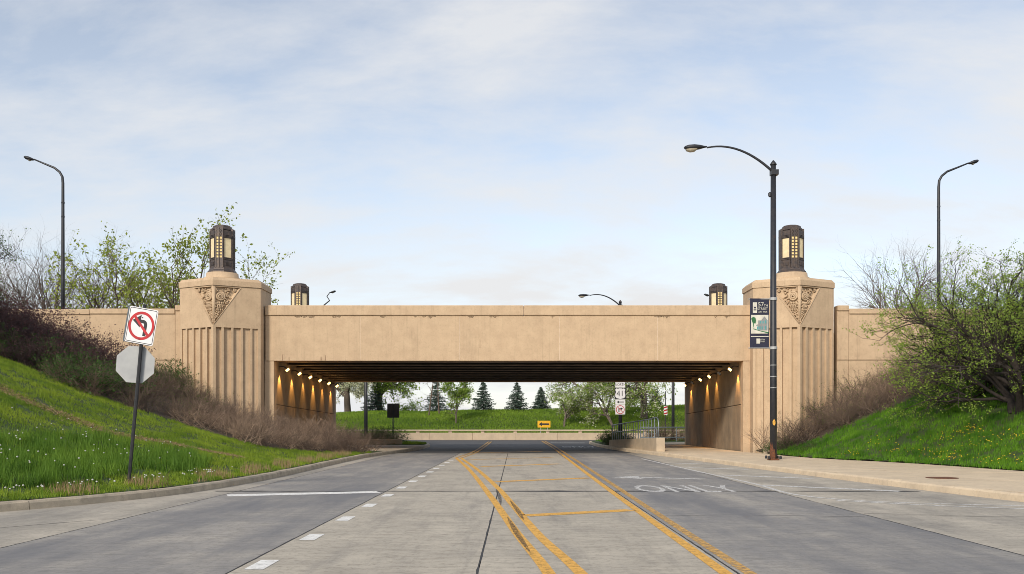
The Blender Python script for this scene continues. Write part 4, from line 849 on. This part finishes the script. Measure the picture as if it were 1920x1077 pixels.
mtree('bare_stem_tree', 812, 104, [lev(2, 4.2, .08, 5, sp=.5, end=.6, wob=.03), lev(4, 2.6, .04, 60, start=.4, wob=.15), lev(4, 1.2, .02, 40)], 54, 'two thin bare stems beside the left spruce', BARKB, None, 0, 0)
mtree('crab_tree', 1058, 97, small, 55, 'small crooked tree with pale blossom right of the yellow arrow sign', BARKG, BLOS, 2200, .08, .12, extra=(LEAFY, 4200, 'young_leaves'))
mtree('leafy_tree', 1104, 108, big, 56, 'thick straight trunk left of the route signs', BARKG, BLOS, 2500, .11, .2, extra=(LEAFY, 5000, 'young_leaves'))
mtree('crab_tree', 1152, 96, [lev(2, 3.2, .12, 32, az=[3.1, 2.7], end=.6, wob=.05), lev(6, 2.4, .06, 45, start=.5, up=.03), lev(6, 1.3, .03, 45), lev(6, .7, .015, 42)], 57, 'leaning blossom tree just left of the route signs', BARKG, BLOS, 2000, .085, .12, extra=(LEAFY, 3200, 'young_leaves'))
mtree('leafy_tree', 1208, 100, [lev(1, 3.0, .40, 3, end=.8, wob=.03), lev(6, 5.2, .2, 66, up=.0, start=.7, wob=.14, flat=.5), lev(6, 2.4, .07, 48, wob=.2), lev(6, 1.4, .03, 45), lev(4, .7, .015, 40)], 58, 'large tree with long sideways limbs right of the route signs', BARKG, BLOS, 3500, .11, .2, extra=(LEAFY, 6000, 'young_leaves'))
mtree('leafy_tree', 1330, 112, big, 59, 'spreading tree seen at the right underpass wall', BARKG, LEAFY, 7000, .12, .2)
mtree('blossom_tree', 590, 118, big, 60, 'blossoming tree farthest to the left on the mound', BARKG, BLOS, 9000, .12, .2, cr='blossom')
mtree('low_bush', 760, 122, [lev(8, 1.0, .03, 50, sp=.5), lev(6, .8, .015, 45), lev(5, .4, .008, 40)], 61, 'low pale bush on the mound crest right of the sign board', BARKB, LEAFY, 1500, .09, .15)
mtree('low_bush', 1182, 124, [lev(8, 1.6, .03, 50, sp=.7), lev(6, 1.2, .015, 45), lev(5, .6, .008, 40)], 62, 'low yellow-green bush on the crest behind the route signs', BARKB, LEAFY, 2600, .10, .2)
def spruce(seed, H, Rb):
    rg = np.random.default_rng(seed); br_ = []; rad = []; nd = []
    z = .12*H
    while z < H*.97:
        q = 1 - (z/H); n = int(6 + 7*q); L_ = Rb*(q**.85)*rg.uniform(.85, 1.12)
        for i in range(n):
            a = rg.uniform(0, 2*np.pi); l = L_*rg.uniform(.75, 1.15); t = np.linspace(0, 1, 6)
            P = np.column_stack([np.cos(a)*l*t, np.sin(a)*l*t, z + l*(-.28*t + .22*t**2)*(1 if q > .3 else -.8) + rg.normal(0, .01, 6)]); br_.append(P); rad.append(.018*q*np.linspace(1, .3, 6) + .003)
            for k in range(int(10 + 26*q)):
                tt = rg.uniform(.15, 1.05); p = np.array([np.cos(a)*l*tt, np.sin(a)*l*tt, z + l*(-.28*tt + .22*tt**2)*(1 if q > .3 else -.8)]); p += rg.normal(0, .05, 3)*np.array([1,1,.5]); nd.append(p)
        z += H*.032*rg.uniform(.8, 1.2)
    v, f = leaves(np.array(nd), .085, rg, up=-.3, asp=.4); return tubes(br_, rad, 3), (v, f)
SPR = []
for i, (px, py0, py1, Y, lab) in enumerate(((818, 716, 775, 109, 'leftmost spruce, behind the two bare stems'), (906, 722, 774, 107, 'blue-green spruce right of the bright young tree'), (969, 724, 774, 107, 'blue-green spruce above the yellow arrow sign'), (1014, 731, 772, 110, 'smaller spruce left of the crooked crab tree'), (1071, 736, 770, 112, 'spruce half hidden behind the crooked crab tree'), (703, 716, 775, 113, 'dark spruce behind the left lamp pole'), (1230, 736, 768, 118, 'small spruce right of the big limbed trunk'))):
    x = onx(px, Y); z = gz(x, Y); H = (py1 - py0)/F*Y*1.02 + .25; root = tag(empty('spruce_tree', (x, Y, z - .1)), lab, 'tree', 'spruces on the mound'); (bv, bf), (nv, nf) = spruce(70+i, H, H*.46)
    link('branches', npmesh('branches', bv, bf), BARK, root); link('needles', npmesh('needles', nv, nf), NEED, root)
    MB().tube([(0,0,-.2),(0,0,H*.5),(0,0,H)], [.09,.05,.01], 7).build('trunk', BARK, root, world=False)
# shrubs
def shrub_kind(seed, n, h, spread, arch, m, leafm=None, nl=0, ls=.03, r=.006):
    rg = np.random.default_rng(seed); lv = grow(rg, (0,0,0), [lev(n, h, r, spread, sp=.28, up=arch, wob=.13, end=.5), lev(5, h*.5, r*.65, 34, wob=.16, up=-.01, start=.25), lev(3, h*.24, r*.5, 36, wob=.15)])
    v, f = plant_mesh(lv, (3,3,3)); a = npmesh('twigs', v, f); a.materials.append(m); b = None
    if leafm: v, f = leaves(scatter(lv[-1][0], nl, rg, .04), ls, rg); b = npmesh('leaves', v, f); b.materials.append(leafm)
    return a, b
KT = [shrub_kind(100+i, 24, 1.2, 44, -.03, (TWIGT, TWIG, TWIGT)[i], r=.017) for i in range(3)]
KB = [shrub_kind(110+i, 26, 1.2, 42, -.02, TWIG, LEAFD, 260, .028, r=.016) for i in range(3)]
KP = [shrub_kind(120+i, 44, 1.2, 44, -.01, TWIGP, LEAFP, 1500, .034, r=.012) for i in range(2)]
KG = [shrub_kind(130+i, 36, 1.3, 46, -.0, TWIG, LEAFG, 2000, .045, r=.012) for i in range(2)]
def shrub(kind, x, y, zf, s, lab, group, name='twiggy_shrub'):
    z = float(zf(np.array([x]), np.array([y]))[0]) if callable(zf) else zf
    a, b = kind[rnd.randrange(len(kind))]; o = tag(empty(name, (x, y, z - .06), rnd.uniform(0, 6.28)), lab, 'shrub', group); o.scale = (s, s, s*rnd.uniform(.85, 1.15))
    t = bpy.data.objects.new('twigs', a); COL.objects.link(t); t.parent = o
    if b: t = bpy.data.objects.new('leaves', b); COL.objects.link(t); t.parent = o
# left bed
def fill(n, xr, yfn, fn, mind=.7):
    pts = []
    for _ in range(n*60):
        x = rnd.uniform(*xr); y0, y1 = yfn(x); y = rnd.uniform(y0, y1)
        if all((x-a)**2 + (y-b)**2 > mind**2 for a, b in pts): pts.append((x, y))
        if len(pts) >= n: break
    for x, y in pts: fn(x, y)
GL = 'leafless tan shrubs below the near left pylon'
fill(46, (-12.6, -6.9), lambda x: (np.interp(x, [-12.6,-9.5,-8,-6.9], [33.8,34.6,37.5,41.5]), np.interp(x, [-12.6,-11.4,-11.2,-6.9], [43.2,43.6,45,46])), lambda x, y: shrub(KT, x, y, zleft, rnd.uniform(.55, .85), 'leafless tan twiggy shrub on the bank below the near left pylon', GL), .8)
fill(26, (-16.5, -12.4), lambda x: (33.6, 43.5), lambda x, y: shrub(KB if rnd.random() < .6 else KT, x, y, zleft, rnd.uniform(.55, .85), 'low brown twiggy shrub on the bank below the left wing wall', 'brown shrubs below the left wing wall'), .95)
fill(24, (-21, -16.2), lambda x: (33.6, 40.5), lambda x, y: shrub(KP, x, y, zleft, rnd.uniform(.85, 1.2), 'dense purple-brown barberry shrub left of the no left turn sign', 'purple shrubs on the left bank', 'barberry_shrub'), 1.0)
fill(20, (-25, -14.5), lambda x: (33.0, 36.0), lambda x, y: shrub(KG, x, y, zleft, rnd.uniform(.6, 1.0), 'dark green leafy shrub along the top of the left lawn', 'green shrubs at the top of the left lawn', 'leafy_shrub'), .95)
for x, y in ((onx(318, 43.8), 43.8), (onx(325, 44), 43.2)): shrub(KG, x, y, zleft, .75, 'small green bush against the wall beside the near left pylon', 'green bush beside the pylon', 'leafy_shrub')
# right bed
fill(40, (11.3, 18.5), lambda x: (np.interp(x, [11.3,12.5,15.6,18.5], [42.4,40.0,38.6,38]), np.interp(x, [11.3,14,15,18.5], [42.9,43.2,44,44.3])), lambda x, y: shrub(KB if rnd.random() < .6 else KT, x, y, zright, rnd.uniform(.6, .95), 'brown twiggy shrub on the bank below the near right pylon', 'brown shrubs below the near right pylon'), .72)
for x, y, s in ((11.5,41.6,.4),(10.98,41.3,.3),(12.05,38.8,.42)): shrub(KG, x, y, .2, s, 'small green tuft at the edge of the right sidewalk', 'green tufts by the right sidewalk', 'leafy_shrub')
# beyond the underpass
fill(14, (-14, -7.5), lambda x: (61.5, 64.5), lambda x, y: shrub(KG, x, y, .14, rnd.uniform(.5, .75), 'dark low hedge plant past the left underpass wall', 'low hedge past the left wall', 'hedge_plant'), .6)
fill(8, (5.9, 7.4), lambda x: (59.3, 64.5), lambda x, y: shrub(KG, x, y, .14, rnd.uniform(.4, .55), 'low green plant at the far end of the low wall', 'plants at the end of the low wall', 'hedge_plant'), .45)
fill(8, (10.8, 15), lambda x: (72.5, 74), lambda x, y: shrub(KB, x, y, .16, rnd.uniform(.8, 1), 'thin brown shrub behind the far pipe railing', 'shrubs behind the far railing'), .5)
# grass
def blades(name, P, h, wd, m, lean=.45, parent=None):
    n = len(P); a = rng.uniform(0, 2*np.pi, n); u = np.column_stack([np.cos(a), np.sin(a), np.zeros(n)]); b = rng.uniform(0, 2*np.pi, n); ln = rng.uniform(0, lean, n)*h
    tip = P + np.column_stack([np.cos(b)*ln, np.sin(b)*ln, h]); s = (wd*rng.uniform(.7, 1.3, n)/2)[:, None]
    V = np.stack([P - u*s, P + u*s, tip], 1).reshape(-1, 3); o = link(name, npmesh(name, V, np.arange(3*n).reshape(-1, 3)), m, parent); return o
def tuft(P, per, sg, zf, keep):
    n = len(P); c = P[rng.integers(0, n, max(1, n//per))]; i = rng.integers(0, len(c), n); q = c[i, :2] + rng.normal(0, sg, (n, 2)); k = keep(q[:, 0], q[:, 1]); hs = rng.uniform(.55, 1.5, len(c))[i]
    q = q[k]; return np.column_stack([q, zf(q[:, 0], q[:, 1]) - .01]), hs[k]
def pts_on(n, x0, x1, y0, y1, zf, keep): 
    x = rng.uniform(x0, x1, n); y = y0 + (y1-y0)*rng.uniform(0, 1, n)**1.25; k = keep(x, y); x, y = x[k], y[k]; return np.column_stack([x, y, zf(x, y) - .01])
lkx = lambda y: np.interp(y, LKs[:, 1], LKs[:, 0]); rbx = lambda y: np.interp(y, RBs[:, 1], RBs[:, 0])
def inview(x, y, mrg=1.5): return (x > (-40 - CX)*y/F - mrg) & (x < (1960 - CX)*y/F + mrg)
def lawnL(x, y): return (x < lkx(y) - .2) & inview(x, y) & (y < np.interp(x, [-40,-16,-12,-9.5,-8,-6.9,-6], [33.5,33.5,34.0,35.2,38.5,42,45])) 
def tallpatch(x, y):
    d = dist(LKs, x, y); return (d > 1.5 + .25*np.sin(y*1.3)) & (d < 4.6 + .3*np.sin(y*.9)) & (y < 25.5 + .5*np.sin(x*2)) 
P = pts_on(520000, -22, -5.8, 12, 45, zleft, lawnL); tp = tallpatch(P[:, 0], P[:, 1]) & (rng.uniform(0, 1, len(P)) < .75); A = P[~tp]
A, hA = tuft(A, 22, .07, zleft, lawnL); tag(blades('mown_lawn', A, rng.uniform(.05, .10, len(A))*hA, .016, GRASS, .8), 'bright mown grass on the left bank', 'grass', kind='stuff')
B = pts_on(120000, -16, -6.5, 12, 26, zleft, lambda x, y: lawnL(x, y) & tallpatch(x, y))
B, hB = tuft(B, 26, .06, zleft, lawnL); tag(blades('tall_grass', B, rng.uniform(.14, .34, len(B))*hB, .014, GRASST, .5), 'taller dark green grass patch behind the no left turn sign', 'grass', kind='stuff')
P = pts_on(330000, 10.8, 24, 17, 45, zright, lambda x, y: (x > rbx(y) + .08) & inview(x, y) & (y < np.interp(x, [11,12.5,15.6,19,30], [41.5,40,38.6,38,38])))
P, hP = tuft(P, 26, .07, zright, lambda x, y: x > rbx(y) + .06); tag(blades('lush_lawn', P, rng.uniform(.08, .17, len(P))*hP, .018, GRASSR, .6), 'lush green grass on the right bank under the thorn tree', 'grass', kind='stuff')
P = pts_on(130000, -30, 32, 91, 112, mound, lambda x, y: inview(x, y)); tag(blades('mound_grass', P, rng.uniform(.12, .28, len(P)), .07, MEAD, .7), 'green grass on the mound beyond the bridge', 'grass', kind='stuff')
P = pts_on(26000, -16, -5.8, 61, 80, lambda x, y: x*0 + .16, lambda x, y: (x < lkx(y) - .25)); tag(blades('verge_grass', P, rng.uniform(.06, .16, len(P)), .03, GRASS, .7), 'grass on the left verge beyond the underpass', 'grass', kind='stuff')
rkx = lambda y: np.interp(y, RKs[:, 1], RKs[:, 0])
P = pts_on(26000, 6.3, 24, 64, 84, lambda x, y: x*0 + .16, lambda x, y: (x > rkx(y) + .25) & ~((y < 73.5) & (x > 8.4))); tag(blades('verge_grass', P, rng.uniform(.06, .16, len(P)), .03, GRASSR, .7), 'grass on the right verge beyond the underpass', 'grass', kind='stuff')
# straw stalks along the kerb, clippings, dandelions
d = rng.uniform(.22, 1.0, 9000); y = rng.uniform(13, 40, 9000)**1; x = lkx(y) - d; k = (np.sin(x*3.1 + y*1.9) + np.sin(y*3.7) > .35) & inview(x, y); P = np.column_stack([x, y, zleft(x, y)])[k]
tag(blades('dry_stalks', P, rng.uniform(.08, .26, len(P)), .012, STRAW, .45), 'dry straw-coloured stalks along the left kerb', 'grass', kind='stuff')
t = rng.uniform(0, 1, 5000); x = np.interp(t, [0,.5,1], [-15.5,-11.2,-8.2]) + rng.normal(0, .16, 5000); y = np.interp(t, [0,.5,1], [26.8,26.6,28.4]) + rng.normal(0, .3, 5000); P = np.column_stack([x, y, zleft(x, y) + .05])
tag(blades('grass_clippings', P, rng.uniform(.01, .05, 5000), .03, STRAW, 3.0), 'pale band of dried clippings across the left lawn', 'grass', kind='stuff')
def dots(name, P, r, m, lab, stalk=None):
    ico = np.array([(0,0,1),(.894,0,.447),(.276,.851,.447),(-.724,.526,.447),(-.724,-.526,.447),(.276,-.851,.447),(.724,.526,-.447),(-.276,.851,-.447),(-.894,0,-.447),(-.276,-.851,-.447),(.724,-.526,-.447),(0,0,-1)])
    fi = np.array([(0,1,2),(0,2,3),(0,3,4),(0,4,5),(0,5,1),(1,6,2),(2,7,3),(3,8,4),(4,9,5),(5,10,1),(6,7,2),(7,8,3),(8,9,4),(9,10,5),(10,6,1),(11,7,6),(11,8,7),(11,9,8),(11,10,9),(11,6,10)])
    n = len(P); rr_ = (r*rng.uniform(.7, 1.2, n))[:, None, None]; V = (P[:, None, :] + ico[None]*rr_*np.array([1,1,.85])).reshape(-1, 3); Fi = (fi[None] + 12*np.arange(n)[:, None, None]).reshape(-1, 3)
    o = tag(link(name, npmesh(name, V, Fi), m, None, True), lab, 'flowers', kind='stuff')
    if stalk: Q = P.copy(); Q[:, 2] -= stalk; v, f = tubes(np.stack([Q, P], 1), np.full((n, 2), .004), 3); link('stalks', npmesh('stalks', v, f), GRASST, o)
x = np.concatenate([rng.uniform(-14, -7, 210), lkx(rng.uniform(15, 26, 1))*np.ones(1)]); y = np.concatenate([rng.uniform(15, 26, 210), [20.]]); k = lawnL(x, y) & (tallpatch(x, y) | (rng.uniform(0, 1, len(x)) < .25)); P = np.column_stack([x, y, zleft(x, y) + np.where(tallpatch(x, y), .33, .13)])[k]
yy = rng.uniform(14, 22, 60); xx = lkx(yy) - rng.uniform(.25, .8, 60); P = np.vstack([P, np.column_stack([xx, yy, zleft(xx, yy) + .2])])
dots('dandelion_clocks', P, .018, PUFF, 'white dandelion seed heads in the left grass', .2)
c = rng.uniform(0, 1, (16, 2)); i = rng.integers(0, 16, 260); y = 27 + 8*c[i, 0] + rng.normal(0, .5, 260); x = rbx(y) + .25 + 2.2*c[i, 1]**1.5 + np.abs(rng.normal(0, .3, 260)); P = np.column_stack([x, y, zright(x, y) + .12]); dots('dandelions', P, .017, DAND, 'yellow dandelion flowers in the right grass', .1)
# mulch under the shrub beds
def bed(name, x0, x1, y0, y1, zf, keep):
    xs = np.arange(x0, x1, .4); ys_ = np.arange(y0, y1, .4); X, Y = np.meshgrid(xs, ys_); Z = zf(X.ravel(), Y.ravel()).reshape(X.shape) + .02; n_, k_ = X.shape
    i = np.arange((n_-1)*(k_-1)); r_, c_ = i // (k_-1), i % (k_-1); a = r_*k_ + c_; Q = np.stack([a, a+1, a+k_+1, a+k_], 1); cxy = np.stack([X, Y], -1).reshape(-1, 2)[Q].mean(1); Q = Q[keep(cxy[:, 0], cxy[:, 1])]
    tag(link(name, npmesh(name, np.stack([X, Y, Z], -1).reshape(-1, 3), Q), MULCH, None, True), kind='structure')
bed('left_planting_bed', -30, -6.5, 32, 45.4, zleft, lambda x, y: ~lawnL(x, y) & (x < lkx(y) - .3) & ((y < 44.9) | (x > -11.3)) & (y > np.interp(x, [-40,-12,-9.5,-8,-6.9], [33.2,33.6,34.8,38,41.6])))
bed('right_planting_bed', 11.0, 24, 37.5, 44.2, zright, lambda x, y: (y > np.interp(x, [11,12.5,15.6,19,30], [41.7,40,38.6,38,38])))
